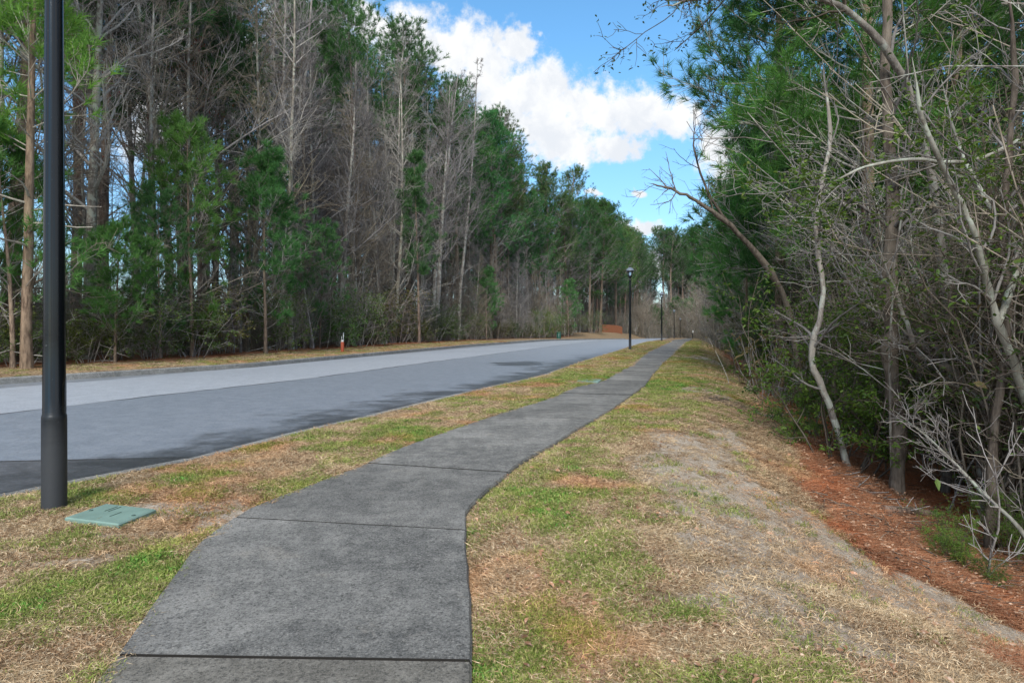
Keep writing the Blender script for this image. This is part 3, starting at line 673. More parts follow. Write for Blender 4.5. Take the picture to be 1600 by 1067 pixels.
bare_tree('sapling2', 5., .035, 137, nl=18, t0=.10, lim=.36, mats=('grey_bark', 'twig'), sub=7, tw=5, wob=.18, trw=.08, lean=-.05)
for i in range(4): pine(f'pine{i}', 18.5+1.1*i, .19+.02*i, 200+i, t0=.45+.06*(i % 3), nb=84, bl=3.7, top=.3, tn=17, nn=22, nL=.30, nw=.026)
pine('lowpine', 21, .22, 209, t0=.24, nb=110, bl=4.2, tn=17, nn=22, nL=.32, nw=.028, top=.3)
for i in range(3): pine(f'young{i}', 7.5+1.3*i, .085, 220+i, t0=.12, nb=50, bl=2.9, tn=14, nn=38, nL=.32, nw=.020, mats=('pine_bark', 'needle_young'), stub=4, upb=.12)
pine('youngtall', 12, .10, 226, t0=.3, nb=56, bl=1.7, tn=14, nn=34, nL=.30, nw=.016, mats=('pine_bark', 'needle_young'), stub=8, upb=.12)
pine('bushy', 17, .17, 227, t0=.12, nb=150, bl=3.4, tn=22, nn=36, nL=.34, nw=.016, mats=('pine_bark', 'needle'), stub=4)
shrub('green_shrub0', 2.2, 9, 300, 'leaf_dark', 3800, .075); shrub('green_shrub1', 2.8, 9, 301, 'leaf_dark', 4500, .08, stems=11)
shrub('bright_shrub', 1.9, 9, 302, 'leaf_bright', 9000, .05, stems=12, mats=('dark_bark',))
shrub('tangle0', 4.6, 9, 303, 'leaf_dark', 3600, .06, stems=9, mats=('dark_bark',), wob=.17, spread=.14, bl=.24, lt=.2, sub=17, tw=8, r=.018)
shrub('tangle1', 5.2, 9, 304, 'leaf_bright', 3400, .06, stems=8, mats=('twig',), wob=.18, spread=.14, bl=.24, lt=.2, sub=17, tw=8, r=.02)
shrub('tangle2', 4.0, 9, 305, 'leaf_dark', 1600, .06, stems=11, mats=('twig_warm',), wob=.2, spread=.2, bl=.25, lt=.2, sub=12, tw=6, r=.018)
def canes(key, H, n, seed):
    rng = np.random.default_rng(seed); st = np.c_[rng.normal(0, .45, (n, 2)), np.full(n, -.05)]; d = np.c_[rng.normal(0, .16, (n, 2)), np.ones(n)]
    P, Rr = grow(st, d, H*(.5+.7*rng.random(n)), 5, .07, -.02, rng, np.full(n, .008), np.full(n, .004)); sm = tubes(MB(), P, Rr, 4)
    lf = MB(); m = n*6; k = rng.integers(0, n, m); j = rng.integers(2, 6, m); leaves(lf, P[k, j], .22, rng, 0, .16, 1.)
    KIND[key] = ('cane', sm.mesh('stems', M['twig']), lf.mesh('leaves', M['cane']))
canes('canes0', 2.0, 60, 310); canes('canes1', 1.5, 50, 311)

def put(key, name, x, y, s=1., rz=None, label=None, cat='tree', group=None, tint=None, dz=0, tilt=0):
    k, a, b = KIND[key]
    z = T1(x, y)+dz; o = empty(name, (x, y, z), random.random()*6.283 if rz is None else rz, label=label, cat=cat, group=group)
    o.scale = (s, s, s)
    if tilt: o.rotation_euler[1] = tilt
    for nm, me in ((('trunk', a), ('crown', b)) if k in ('bare', 'pine') else (('stem', a), ('leaves', b))):
        c = link(nm, me, o)
        if tint: c.color = (*tint, 1)
    return o
placed = []
def free(x, y, r):
    for a, b, c in placed:
        if (a-x)**2+(b-y)**2 < (r+c)**2: return False
    placed.append((x, y, r)); return True
ORD = ['first', 'second', 'third', 'fourth', 'fifth', 'sixth', 'seventh', 'eighth', 'ninth', 'tenth', 'eleventh', 'twelfth', 'thirteenth', 'fourteenth', 'fifteenth',
       'sixteenth', 'seventeenth', 'eighteenth', 'nineteenth', 'twentieth']+['twenty-'+q for q in ('first', 'second', 'third', 'fourth', 'fifth', 'sixth', 'seventh', 'eighth', 'ninth')]+['thirtieth']+['thirty-'+q for q in ('first', 'second', 'third', 'fourth', 'fifth', 'sixth', 'seventh', 'eighth', 'ninth')]+['fortieth']+['forty-'+q for q in ('first', 'second', 'third', 'fourth', 'fifth', 'sixth', 'seventh', 'eighth', 'ninth')]+['fiftieth']+['fifty-'+q for q in ('first', 'second', 'third', 'fourth', 'fifth', 'sixth', 'seventh', 'eighth', 'ninth')]+['sixtieth']+['sixty-'+q for q in ('first', 'second', 'third', 'fourth', 'fifth', 'sixth', 'seventh', 'eighth', 'ninth')]
def number(objs, fmt):
    """labels by their order along the edge of the woods, going away from the near end"""
    for i, o in enumerate(sorted(objs, key=lambda q: q.location.y)): o['label'] = fmt % ORD[min(i, len(ORD)-1)]

def left_at(y, w): return float(road_far(y))-w          # w metres into the woods from the far kerb
# ---- single trees across the road that the photograph lets one pick out
def hand(key, name, px, w, s, label, cat='tree', **kw):
    """on the sight line of column px, w metres behind the far kerb"""
    y = np.arange(8, 200, .1); x = (px-800)/1000*y; k = int(np.argmax(x < road_far(y)-w)); placed.append((x[k], y[k], .6))
    return put(key, name, float(x[k]), float(y[k]), s, label=label, cat=cat, **kw)
hand('youngtall', 'tall_young_pine', 42, 2.4, 1.5, 'tall young pine with yellow green boughs in the top corner by the lamp pole', tint=(1.3, 1.15, .6))
hand('young1', 'young_pine', 415, 3.0, 1.0, 'bushy young dark green pine standing out from the woods across the road', tint=(1.0, 1.15, 1.0))
hand('young2', 'young_pine', 300, 3.6, .9, 'slim young pine with airy bright needles beside the bushy dark pine across the road', tint=(1.3, 1.15, .8))
hand('youngtall', 'young_pine', 655, 3.0, 1.15, 'narrow tall young pine rising alone from bare grey brush halfway down the woods')
hand('young0', 'young_pine', 20, 3.0, .9, 'young pine with sweeping green boughs past the far side of the near lamp pole', tint=(1.1, 1.1, .8))
hand('young0', 'young_pine', 180, 2.9, .6, 'low young pine with soft green boughs just past the near lamp pole across the road', tint=(1.1, 1.1, .8))
hand('young1', 'young_pine', 888, 3.2, .95, 'dense conical young pine close to the green utility cabinet')
hand('birch', 'pale_tree', 205, 6.5, 1.05, 'white barked tree with a straight pale trunk in the woods across the road')
hand('birch', 'pale_tree', 105, 7.5, 1.0, 'white barked slim tree seen close against the near lamp pole')
hand('budding', 'budding_tree', 345, 6.0, 1.05, 'tree with red spring buds high above the bushy young pine')
hand('budding', 'budding_tree', 100, 5.0, .95, 'tree with scattered red buds just past the near lamp pole')
hand('dark', 'dark_tree', 470, 6.0, 1.1, 'dark barked leafless tree spreading wide limbs against the sky')
hand('pine1', 'tall_pine', 158, 9, 1.15, 'tall pine with thick brown trunk nearest past the lamp pole')
hand('pine2', 'tall_pine', 12, 7, 1.2, 'tall thick trunked pine at the very edge of the picture across the road')
hand('pine0', 'tall_pine', 240, 9, 1.15, 'tall pine with grey brown trunk next to the white barked tree')
for i, (px, w, k, s, lb) in enumerate([(235, 3.6, 'green_shrub1', .9, 'leafy green bush beneath the white barked tree by the far kerb'), (300, 3.2, 'green_shrub0', 1.0, 'rounded blue green bush at the woods edge below the slim young pine'),
        (560, 3.4, 'green_shrub1', 1.15, 'leafy green bush just past the orange marker post'), (700, 3.6, 'green_shrub0', 1.1, 'dark green bush beneath the narrow tall young pine'), (850, 4.0, 'green_shrub1', 1.35, 'yellow green rounded bush before the green utility cabinet'),
        (925, 4.0, 'green_shrub1', 1.3, 'dark bush at the end of the wooden fence'), (140, 3.4, 'green_shrub0', .8, 'small leafy bush seen close beside the near lamp pole'), (30, 3.2, 'green_shrub0', .75, 'low leafy bush past the far side of the near lamp pole')]):
    hand(k, 'leafy_bush', px, w, s, lb, 'bush', tint=(1.3, 1.1, .7) if i in (4, 6) else None)
for px, w, k, sc_, lb in ((560, 9, 'pine1', 1.35, 'tall round crowned pine breaking the skyline above bare trees'), (640, 9, 'pine2', 1.3, 'dark crowned pine topping the skyline behind the narrow young pine'), (715, 9, 'pine3', 1.3, 'tall skyline pine between two grey leafless crowns'),
        (330, 8, 'lowpine', .8, 'green pine with low boughs behind the slim young pine'), (500, 4.4, 'young2', .7, 'short young pine with drooping boughs by the orange marker post'), (250, 3.6, 'young2', .62, 'short young pine by the green bush under the white barked tree'), (760, 4.2, 'young1', .8, 'small young pine where the far kerb starts to straighten')):
    hand(k, 'skyline_pine' if w > 7 else 'young_pine', px, w, sc_, lb)
# ---- the rows of the wood across the road
LM_ = [(-100,), (85,), (205,), (300,), (415,), (535,), (655,), (720,), (790,), (850,), (888,), (960,)]
LM = ['tall pine at the picture edge', 'near lamp pole', 'white barked tree', 'slim young pine', 'bushy young pine', 'orange marker post', 'narrow tall young pine', 'dark green kerbside bush', 'straight stretch of far kerb', 'yellow green rounded bush', 'dense conical young pine', 'wooden fence']
front = {'bare_tree': [], 'tall_pine': [], 'sapling': []}
n_b = n_p = 0
rng = random.Random(11)
def row(w0, w1, ys, kinds, name, group, deep=None, smin=1.15, smax=1.45, jy=1.5, r=.5, tint=None, dens=1., cat='tree'):
    out = []
    for y in ys:
        if rng.random() > dens: continue
        for _ in range(6):
            w = rng.uniform(w0, w1); yy = y+rng.uniform(-jy, jy); x = left_at(yy, w)
            if w0 >= 14 and pxof(x, yy) < 430: continue
            if yy > 6 and free(x, yy, r): break
        else: continue
        k = rng.choice(kinds if yy < 26 or name != 'bare_tree' else ['broad0', 'broad1', 'broad2', 'brushy1', 'brushy2', 'slim3'] if yy < 62 or w0 > 7.5 else ['warm1', 'brushy0', 'warm0']); sf = .72 if name == 'bare_tree' and yy > 62 and w0 < 7.5 else 1.; tt = tint() if tint else None
        lb = deep % LM[int(np.argmin([abs(q[0]-pxof(x, yy)) for q in LM_]))] if deep and '%s' in deep else deep
        out.append(put(k, name, x, yy, sf*rng.uniform(smin, smax), group=group, label=lb, cat=cat, tint=tt))
    return out
grey = lambda: (rng.uniform(.85, 1.2),)*2+(rng.uniform(.85, 1.15),)
dim = lambda: (rng.uniform(.6, 1.0),)*2+(rng.uniform(.6, .9),)
grn = lambda: (rng.uniform(.7, 1.35), rng.uniform(.8, 1.15), rng.uniform(.7, 1.1))
r_ = row(3.3, 4.6, np.arange(11, 100, 4.2), ['green_shrub0', 'green_shrub1'], 'understory_bush', 'green bushes at the foot of the woods across the road', tint=grn, smin=.8, smax=1.4, cat='bush')
number(r_, '%s green understory bush behind the far kerb, going away')
G1 = 'bare trees in the first row of the woods across the road'
r_ = row(4.2, 7.5, np.arange(9, 100, 1.7), ['slim0', 'slim3', 'broad0', 'brushy0', 'brushy1', 'brushy2', 'warm0'], 'bare_tree', G1, tint=grey)
number(r_, '%s bare grey tree along the front of the woods across the road')
r_ = row(3.6, 5.2, np.arange(9, 92, 3.0), ['sapling0', 'sapling1', 'sapling2', 'warm1'], 'sapling', 'saplings along the woods edge across the road', r=.25, tint=grey, smin=.8, smax=1.15)
number(r_, '%s thin sapling along the woods edge across the road')
r_ = row(9, 14, np.arange(14, 40, 4.2), ['pine1', 'pine2', 'pine3'], 'tall_pine', 'tall pines behind the first row across the road', tint=grn, r=.8)
r_ += row(4.8, 9, np.concatenate([np.arange(57, 70, 4.), np.arange(70, 168, 2.8)]), ['pine0', 'lowpine', 'lowpine', 'pine3'], 'tall_pine', 'tall pines behind the first row across the road', tint=grn, r=.8, smin=1.05, smax=1.3)
r_ += row(12, 18, np.arange(32, 64, 3.6), ['pine0', 'pine1', 'pine2', 'pine3'], 'tall_pine', 'tall pines behind the first row across the road', tint=grn, r=.8, smin=1.2, smax=1.4)
number(r_, '%s tall green crowned pine, going away, in the woods across the road')
D = 'bare grey tree deep in the woods, behind the %s'; GD = 'bare trees deep in the woods across the road'
row(8, 14, np.concatenate([np.arange(10, 34, 3.0), np.arange(34, 150, 1.9)]), ['slim0', 'slim1', 'slim2', 'broad0', 'broad1', 'brushy0', 'brushy1', 'brushy2'], 'bare_tree', GD, D, 1.2, 1.5, tint=grey)
row(14, 24, np.concatenate([np.arange(12, 34, 4.5), np.arange(34, 130, 2.0)]), ['slim0', 'slim1', 'slim2', 'brushy2', 'broad2', 'brushy1'], 'bare_tree', GD, D, 1.25, 1.5, tint=grey)
row(24, 36, np.arange(44, 120, 3.2), ['slim0', 'slim1', 'slim2', 'slim3', 'broad2'], 'bare_tree', GD, D, 1.25, 1.5, tint=grey)
row(15, 34, np.arange(34, 110, 5.0), ['pine0', 'pine1', 'pine2', 'pine3'], 'tall_pine', 'pines deep in the woods across the road', 'tall pine deep in the woods, behind the %s', 1.1, 1.3, tint=grn)

# ---- woods beyond the bend where road and path go out of sight
def scat(n, xr, yr, kinds, name, group, label, smin=.9, smax=1.1, cond=None, tint=None):
    k = 0; out = []
    for _ in range(n*30):
        if k >= n: break
        y = rng.uniform(*yr); x = rng.uniform(*xr)+.285*(y-150)
        if cond and not cond(x, y) or 100 < y < 135 and road_far(y)-9 < x: continue
        if not free(x, y, .8): continue
        p_ = pxof(x, y); lb = label % [w for q, w in ((955, 'over the wooden fence'), (988, 'between the fence and the first whole lamp'), (1034, 'between the first two whole lamps'), (1060, 'behind the smallest lamps'), (1100, 'over the end of the path'), (9999, 'past the end of the path')) if p_ < q][0] if '%s' in label else label
        out.append(put(rng.choice(kinds), name, x, y, rng.uniform(smin, smax), group=group, label=lb, tint=tint() if tint else None)); k += 1
    return out
scat(26, (2, 34), (104, 172), ['pine0', 'pine1', 'pine2', 'pine3'], 'tall_pine', 'pines where the road bends out of sight', 'tall dark pine near the bend, %s', .9, 1.1, lambda x, y: x < road_far(y)-4, tint=grn)
_f = scat(80, (20, 70), (176, 205), ['pine0', 'slim1', 'broad0', 'pine1', 'pine2', 'slim3', 'broad1', 'pine3'], 'distant_tree', 'trees closing the view at the end of the road', 'distant tree closing the view, %s', .75, 1.0)
_e = scat(60, (22, 60), (164, 178), ['warm0', 'warm1', 'young1', 'brushy0', 'youngtall', 'warm0'], 'bare_tree', 'low bare trees at the end of the road', 'low brownish far tree, %s', .8, 1.2)

for o in _f:
    p_ = pxof(o.location.x, o.location.y); f_ = .6 if 1020 < p_ < 1040 else 1.3; o.scale = [q*f_ for q in o.scale]
PK = ['pine0', 'pine1', 'pine2', 'pine3']
scat(16, (34, 47), (177, 186), PK, 'tall_pine', 'tall pines closing the path side of the far view', 'tall far pine topping the view, %s', 1.2, 1.5)
scat(16, (21, 29), (160, 182), PK, 'tall_pine', 'tall pines closing the road side of the far view', 'tall far green pine, %s', 1.15, 1.35, lambda x, y: x < road_far(y)-3)
# ---- woods beside the path (on the bank)
def bank_at(y, v): return float(path_r(y))+v
def handr(key, name, x, y, s, label, cat='tree', **kw):
    placed.append((x, y, .35)); return put(key, name, x, y, s, label=label, cat=cat, **kw)
def rowr(v0, v1, ys, kinds, name, group, fmt=None, deep=None, smin=.85, smax=1.15, jy=.8, r=.3, tint=None, cat='tree'):
    out = []
    for y in ys:
        for _ in range(6):
            v = rng.uniform(v0, v1)*(1-.2*float(sst(20, 60, y))); yy = y+rng.uniform(-jy, jy); x = bank_at(yy, v)
            if free(x, yy, r): break
        else: continue
        out.append(put(rng.choice(kinds), name, x, yy, rng.uniform(smin, smax), group=group, label=deep, cat=cat, tint=tint() if tint else None))
    if fmt: number(out, fmt)
    return out
handr('bushy', 'tall_pine', 8.6, 20.5, 1.15, 'big bushy pine whose boughs hang over the bank beside the path', tint=(1.0, 1.15, 1.0))
handr('bushy', 'tall_pine', 8.0, 14.3, 1.05, 'full green pine behind the tangle of twigs beside the path', tint=(1.3, 1.35, .9))
handr('bushy', 'tall_pine', 11.3, 16.5, 1.1, 'third bushy green pine, deepest of those behind the tangle beside the path', tint=(1.1, 1.2, 1))
handr('young1', 'young_pine', 8.2, 22.5, .75, 'young pine with soft low boughs at the foot of the big bushy pine', tint=(.95, 1.1, .8))
x_, y_ = on_ground(1312, 738); placed.append((x_, y_, .8)); handr('bright_shrub', 'leafy_bush', x_+.25, y_+.3, 1.1, 'bright green leafy bush on the bank in front of the dark trunk', 'bush')
handr('green_shrub0', 'leafy_bush', 5.5, 11.0, .9, 'darker leafy bush behind the bright green bush on the bank', 'bush')
x_, y_ = on_ground(1158, 592); handr('bright_shrub', 'leafy_bush', x_+.5, y_, 1.1, 'yellow green low bush where the bank meets the grass ahead', 'bush', tint=(1.1, 1, .8))
x_, y_ = on_ground(1225, 636); handr('canes1', 'cane_clump', x_, y_+.3, 1.1, 'clump of dry upright canes at the foot of the bank', 'plant')
handr('canes0', 'cane_clump', x_+1.0, y_+1.8, 1.0, 'second taller clump of dry canes behind the first one', 'plant')
rowr(4.4, 6.2, np.arange(5.6, 34, 1.05), ['tangle0', 'tangle1', 'tangle2'], 'tangled_shrub', 'tangled shrubs on the bank beside the path', '%s tangled crooked shrub along the bank beside the path', None, .75, 1.1, r=.2, tint=dim, cat='bush')
rowr(5.8, 8, np.arange(5.0, 60, 1.5), ['sapling0', 'sapling1', 'sapling2', 'warm1', 'warm0'], 'sapling', 'saplings beside the path', '%s crooked sapling along the bank beside the path', None, .8, 1.2, tint=dim)
rowr(6.2, 9, np.arange(7.0, 160, 2.6), ['slim0', 'slim1', 'slim2', 'slim3', 'broad0', 'dark'], 'bare_tree', 'bare trees in the first row beside the path', '%s bare tree in the first row of woods beside the path', None, .7, 1.0, tint=dim)
rowr(5, 8.5, np.arange(30, 175, 3.6), ['pine0', 'pine1', 'pine3', 'young1', 'warm0'], 'tall_pine', 'pines beside the path', '%s pine beyond the big bushy pine beside the path', None, .75, .95, tint=grn, r=.7)
rowr(8, 13, np.arange(5, 110, 2.4), ['slim0', 'slim1', 'slim2', 'slim3', 'broad1', 'broad2'], 'bare_tree', 'bare trees deep in the woods beside the path', None, 'bare tree standing deep in the woods beside the path', .8, 1.1, tint=dim)
rowr(12, 20, np.arange(3, 90, 3), ['slim0', 'slim1', 'slim2', 'slim3', 'pine1', 'pine0'], 'woodland_tree', 'trees deep in the woods beside the path', None, 'grey trunked tree far back in the woods beside the path', .8, 1.1, tint=dim)
rowr(5.2, 7.5, np.arange(14, 130, 3.2), ['green_shrub0', 'tangle1', 'tangle2'], 'understory_bush', 'understory bushes beside the path', '%s understory bush along the woods beside the path', None, .7, 1.1, tint=grn, cat='bush')

# ---- trees and limbs shaped one by one
def w3(px, py, d): return ((px-800)/1000*d, d, CAM_H-(py-513)/1000*d)
def resample(P, n):
    P = np.array(P, float); t = np.linspace(0, 1, len(P)); u = np.linspace(0, 1, n)
    Q = np.stack([np.interp(u, t, P[:, k]) for k in range(3)], 1)
    for _ in range(2): Q[1:-1] = (Q[:-2]+2*Q[1:-1]+Q[2:])/4
    return Q
def shaped(name, label, stems, m, tm, seed, k1=8, L1=.9, k2=6, L2=.35, k3=4, leaf=None, cat='tree', t0=.2, wob=.18, ang=45, up=.03):
    rng = np.random.default_rng(seed); P0 = np.array(stems[0][0][0]); root = empty(name, tuple(P0), label=label, cat=cat)
    for i, (pts, r0, r1) in enumerate(stems):
        n = max(8, len(pts)*4); Q = resample(pts, n)-P0; Q[1:-1] += rng.normal(0, r0*.14, (n-2, 3)); Rr = np.linspace(r0, r1, n)*(1+.10*rng.normal(0, 1, n))*np.clip((n-1-np.arange(n))/3.5, .06, 1)**.7
        tubes(MB(), Q[None], Rr[None], 10).build('trunk' if i == 0 else 'limb', M[m], root)
        cr = MB(); kk = max(2, int(k1)); st, d, t, par, pr = spawn(Q[None], Rr[None], kk, t0, 1, ang, rng)
        A, B = grow(st, d, L1*(.4+.8*rng.random(len(t))), 7, wob, up, rng, np.clip(pr*.5, .006, .03), np.full(len(t), .004)); tubes(cr, A, B, 5)
        st, d, t, par, pr = spawn(A, B, k2, .15, 1, 42, rng); A2, B2 = grow(st, d, L2*(.4+.9*rng.random(len(t))), 4, wob, up, rng, np.clip(pr*.6, .004, .015), np.full(len(t), .003)); tubes(cr, A2, B2, 4)
        st, d, t, par, pr = spawn(A2, B2, k3, .2, 1, 42, rng); A3, B3 = grow(st, d, L2*.4*(.4+.9*rng.random(len(t))), 2, wob, up, rng, np.full(len(t), .0035), np.full(len(t), .002)); tubes(cr, A3, B3, 3)
        mats = [M[tm]]
        if leaf: mats.append(M[leaf[0]]); q = rng.integers(0, len(A3), leaf[1]); leaves(cr, A3[q, -1]+rng.normal(0, .03, (leaf[1], 3)), leaf[2], rng, 1)
        cr.build('twigs', mats, root).color = (.72, .70, .66, 1)
    return root
gz = lambda px, d: (w3(px, 513, d)[0], d, T1((px-800)/1000*d, d)-.1)
shaped('leaning_tree', 'pale lichen covered trunk leaning over the bank beside the thicket', [([gz(1665, 6.6), w3(1625, 665, 6.5), w3(1571, 540, 6.4), w3(1545, 461, 6.4), w3(1541, 431, 6.3), w3(1526, 367, 6.2), w3(1507, 330, 6.2), w3(1492, 300, 6.1), w3(1440, 190, 5.9), w3(1425, 90, 5.8)], .045, .018),
   ([w3(1560, 505, 6.4), w3(1600, 397, 6.8), w3(1545, 319, 7.0), w3(1500, 240, 7.2), w3(1470, 120, 7.3)], .036, .013)], 'pale_bark', 'twig', 71, k1=7, L1=1.1, leaf=('leaf_bright', 500, .055))
shaped('arching_tree', 'pale crooked tree arching a long bare limb toward the path', [([gz(1690, 7.5), w3(1660, 400, 7.3), w3(1600, 212, 7.0), w3(1554, 241, 6.8), w3(1496, 257, 6.6), w3(1422, 247, 6.4), w3(1340, 262, 6.3), w3(1280, 300, 6.3)], .036, .010)], 'pale_bark', 'twig', 72, k1=10, L1=1.0, leaf=('leaf_bright', 900, .055))
shaped('dark_tree', 'dark trunk standing straight between the bright bush and the leaning pale tree', [([gz(1405, 8.4), w3(1400, 640, 8.4), w3(1388, 480, 8.4), w3(1396, 300, 8.5), w3(1380, 120, 8.6), w3(1390, -60, 8.6), w3(1370, -220, 8.7)], .105, .05)], 'dark_bark', 'twig', 73, k1=12, L1=1.5, t0=.35, leaf=('leaf_dark', 900, .06))
shaped('dark_tree', 'slimmer dark trunk just past the pale leaning tree', [([gz(1545, 6.6), w3(1553, 650, 6.6), w3(1580, 520, 6.7), w3(1560, 330, 6.8), w3(1590, 160, 6.9), w3(1570, -60, 6.9)], .05, .025)], 'dark_bark', 'twig', 74, k1=9, L1=1.2, t0=.3)
shaped('bent_tree', 'low grey trunk bent like an elbow in the thicket', [([gz(1540, 8.), w3(1520, 612, 7.9), w3(1490, 580, 7.8), w3(1465, 564, 7.8), w3(1436, 558, 7.8), w3(1425, 530, 7.7), w3(1405, 470, 7.7), w3(1370, 380, 7.6)], .045, .02)], 'grey_bark', 'twig', 75, k1=7, L1=1.0)
shaped('crooked_tree', 'grey crooked tree rising between the bright bush and the dark trunk', [([gz(1330, 9.2), w3(1300, 640, 9.1), w3(1262, 560, 9.), w3(1290, 470, 9.0), w3(1270, 350, 8.9), w3(1300, 220, 8.9), w3(1285, 90, 8.9)], .05, .02)], 'grey_bark', 'twig', 76, k1=12, L1=1.2, leaf=('leaf_bright', 1500, .055))
shaped('fallen_branch', 'long pale dead stem lying slantwise low across the thicket', [([gz(1640, 5.9), w3(1600, 826, 5.9), w3(1530, 765, 6.3), w3(1460, 690, 6.8), w3(1395, 640, 7.3)], .024, .008)], 'pale_bark', 'twig', 77, k1=9, L1=.6, cat='branch')
shaped('dead_tree', 'dead bare tree reaching its forked branches out against the open sky', [([gz(1260, 15.), w3(1235, 480, 14.6), w3(1195, 410, 14.2), w3(1148, 358, 13.8), w3(1105, 325, 13.5), w3(1070, 303, 13.3), w3(1035, 292, 13.2), w3(1012, 286, 13.1)], .085, .012),
   ([w3(1140, 352, 13.8), w3(1110, 310, 13.6), w3(1092, 265, 13.5), w3(1083, 225, 13.4), w3(1087, 180, 13.4)], .035, .008)], 'dark_bark', 'dark_bark', 78, k1=8, L1=.8, L2=.4, t0=.5, k2=4, k3=2, wob=.12)
shaped('overhanging_tree', 'tall crooked tree trailing dark leafy twigs across the top of the sky', [([gz(1475, 8.8), w3(1490, 600, 8.8), w3(1470, 350, 8.7), w3(1430, 150, 8.5), w3(1350, 30, 8.2), w3(1240, -25, 8.0), w3(1150, -20, 7.8), w3(1080, 2, 7.7), w3(1030, 12, 7.6)], .07, .010)], 'grey_bark', 'dark_bark', 79, k1=15, L1=1.0, L2=.4, t0=.45, leaf=('leaf_dark', 900, .05), up=-.03)
for i, (a, b_, r_0, lb) in enumerate([((1305, 757), (1392, 792), .035, 'thin fallen branch lying on the pine needles below the bright bush'), ((1366, 803), (1470, 812), .055, 'short mossy fallen log on the pine needles by the dark trunk'), ((1270, 733), (1330, 752), .02, 'small stick lying at the top of the needle covered bank')]):
    A = on_ground(*a); B = on_ground(*b_); pa = np.array([*A, T1(*A)+r_0*.8]); pb = np.array([*B, T1(*B)+r_0*.9]); Q = resample([pa, (pa+pb)/2+[.04, .03, .02], pb], 9)-pa; Q[0] = Q[1]*.97; Q[-1] = Q[-2]+(Q[-1]-Q[-2])*.03
    rt = empty('fallen_branch', tuple(pa), label=lb, cat='branch', group='fallen wood on the bank'); tubes(MB(), Q[None], np.concatenate([[.002], np.linspace(r_0, r_0*.7, 7), [.002]])[None]*(1+.08*np.random.default_rng(i).normal(0, 1, (1, 9))), 9).build('stem', M['pine_bark'], rt)
    st, d, t, par, pr = spawn(Q[None], np.full((1, 9), r_0), 4, .1, 1, 50, np.random.default_rng(i+5)); d[:, 2] = np.abs(d[:, 2])*.4; A1, B1 = grow(st, d, np.full(4, .25), 4, .1, 0, np.random.default_rng(i), np.full(4, .009), np.full(4, .004)); tubes(MB(), A1, B1, 4).build('twig', M['twig'], rt)

for i, (px, py, sc_, lb) in enumerate([(1590, 875, .30, 'small green seedling on the pine needles at the picture edge'), (1500, 893, .16, 'tiny green sprig low on the needle covered bank'), (1553, 922, .12, 'tiniest green sprig in the red needles'), (1232, 690, .35, 'small green seedling between grass and pine needles beside the bright bush'), (1480, 872, .2, 'little tuft of green leaves by the fallen log')]):
    x_, y_ = on_ground(px, py); put('bright_shrub', 'seedling', x_, y_, sc_, label=lb, cat='plant', group='seedlings on the needle covered bank')
# ---- undergrowth and the far wood: masses nobody could count
def combo(name, key):
    k, a, b = KIND[key]; mb_ = []
    me = a.copy(); import bmesh
    bm = bmesh.new(); bm.from_mesh(a); n0 = len(bm.faces); bm.from_mesh(b); bm.faces.ensure_lookup_table(); off = len(a.materials)
    for f in bm.faces[n0:]: f.material_index += off
    me = bpy.data.meshes.new(name); 
    bm.to_mesh(me); bm.free()
    for m in list(a.materials)+list(b.materials): me.materials.append(m)
    return link(name, me)
def brush_mesh(name, seed, H, leafm=None):
    rng = np.random.default_rng(seed); n = 26; st = np.c_[rng.normal(0, .7, (n, 2)), np.full(n, -.1)]; d = np.c_[rng.normal(0, .22, (n, 2)), np.ones(n)]
    mb = MB(); L = H*(.4+.8*rng.random(n)); P, Rr = grow(st, d, L, 6, .1, .02, rng, np.full(n, .012), np.full(n, .005)); tubes(mb, P, Rr, 4)
    st, d, t, par, pr = spawn(P, Rr, 8, .15, 1, 42, rng); P1, R1 = grow(st, d, L[par]*.25*(.5+rng.random(len(t))), 3, .2, .03, rng, np.full(len(t), .006), np.full(len(t), .0035)); tubes(mb, P1, R1, 3)
    st, d, t, par, pr = spawn(P1, R1, 4, .2, 1, 42, rng); P2, R2 = grow(st, d, .1+.25*rng.random(len(t)), 2, .2, .03, rng, np.full(len(t), .0045), np.full(len(t), .003)); tubes(mb, P2, R2, 3)
    ms = [M['twig'], M['twig_warm'], M['grey_bark']][seed % 3]
    mats = [ms]
    if leafm: mats.append(M[leafm]); k = rng.integers(0, len(P2), 700); leaves(mb, P2[k, -1]+rng.normal(0, .08, (700, 3)), .075, rng, 1)
    return link(name, mb.mesh(name, mats))
bset = [brush_mesh('brush_a', 1, 2.6), brush_mesh('brush_b', 2, 3.4), brush_mesh('brush_c', 3, 2.2, 'leaf_dark'), brush_mesh('brush_d', 4, 4.2), brush_mesh('brush_e', 5, 1.8, 'cane')]
bcoll = inst_collection('brush_pieces', bset)
def brush(name, n, f, label, seed):
    rng = np.random.default_rng(seed); x, y = f(rng, n); z = terrain(x, y)
    rot = np.c_[np.zeros((len(x), 2)), rng.random(len(x))*6.283]
    scatter(name, np.stack([x, y, z], 1), rot, (.6+.7*rng.random(len(x)))*np.interp(y, [60, 160], [1, 1.9])*np.where(x > path_r(y), 1.35, 1.), rng.integers(0, 5, len(x)), bcoll, label=label, cat='undergrowth')
def fl(r, n): y = 7+160*r.random(n)**1.2; return road_far(y)-(5.0+5.5*((y > 104) & (y < 136))+28*r.random(n)**1.2), y
def fr(r, n): y = 3.5+150*r.random(n)**1.4; return path_r(y)+(6.6-2.*sst(20, 60, y)+18*r.random(n)**1.2), y
def fe(r, n): y = 160+30*r.random(n); return 22+45*r.random(n)+.1*(y-160), y
brush('undergrowth', 800, fl, 'brown twiggy undergrowth filling the woods across the road', 51)
brush('undergrowth', 900, fe, 'brown brush closing the far end of the road', 53)
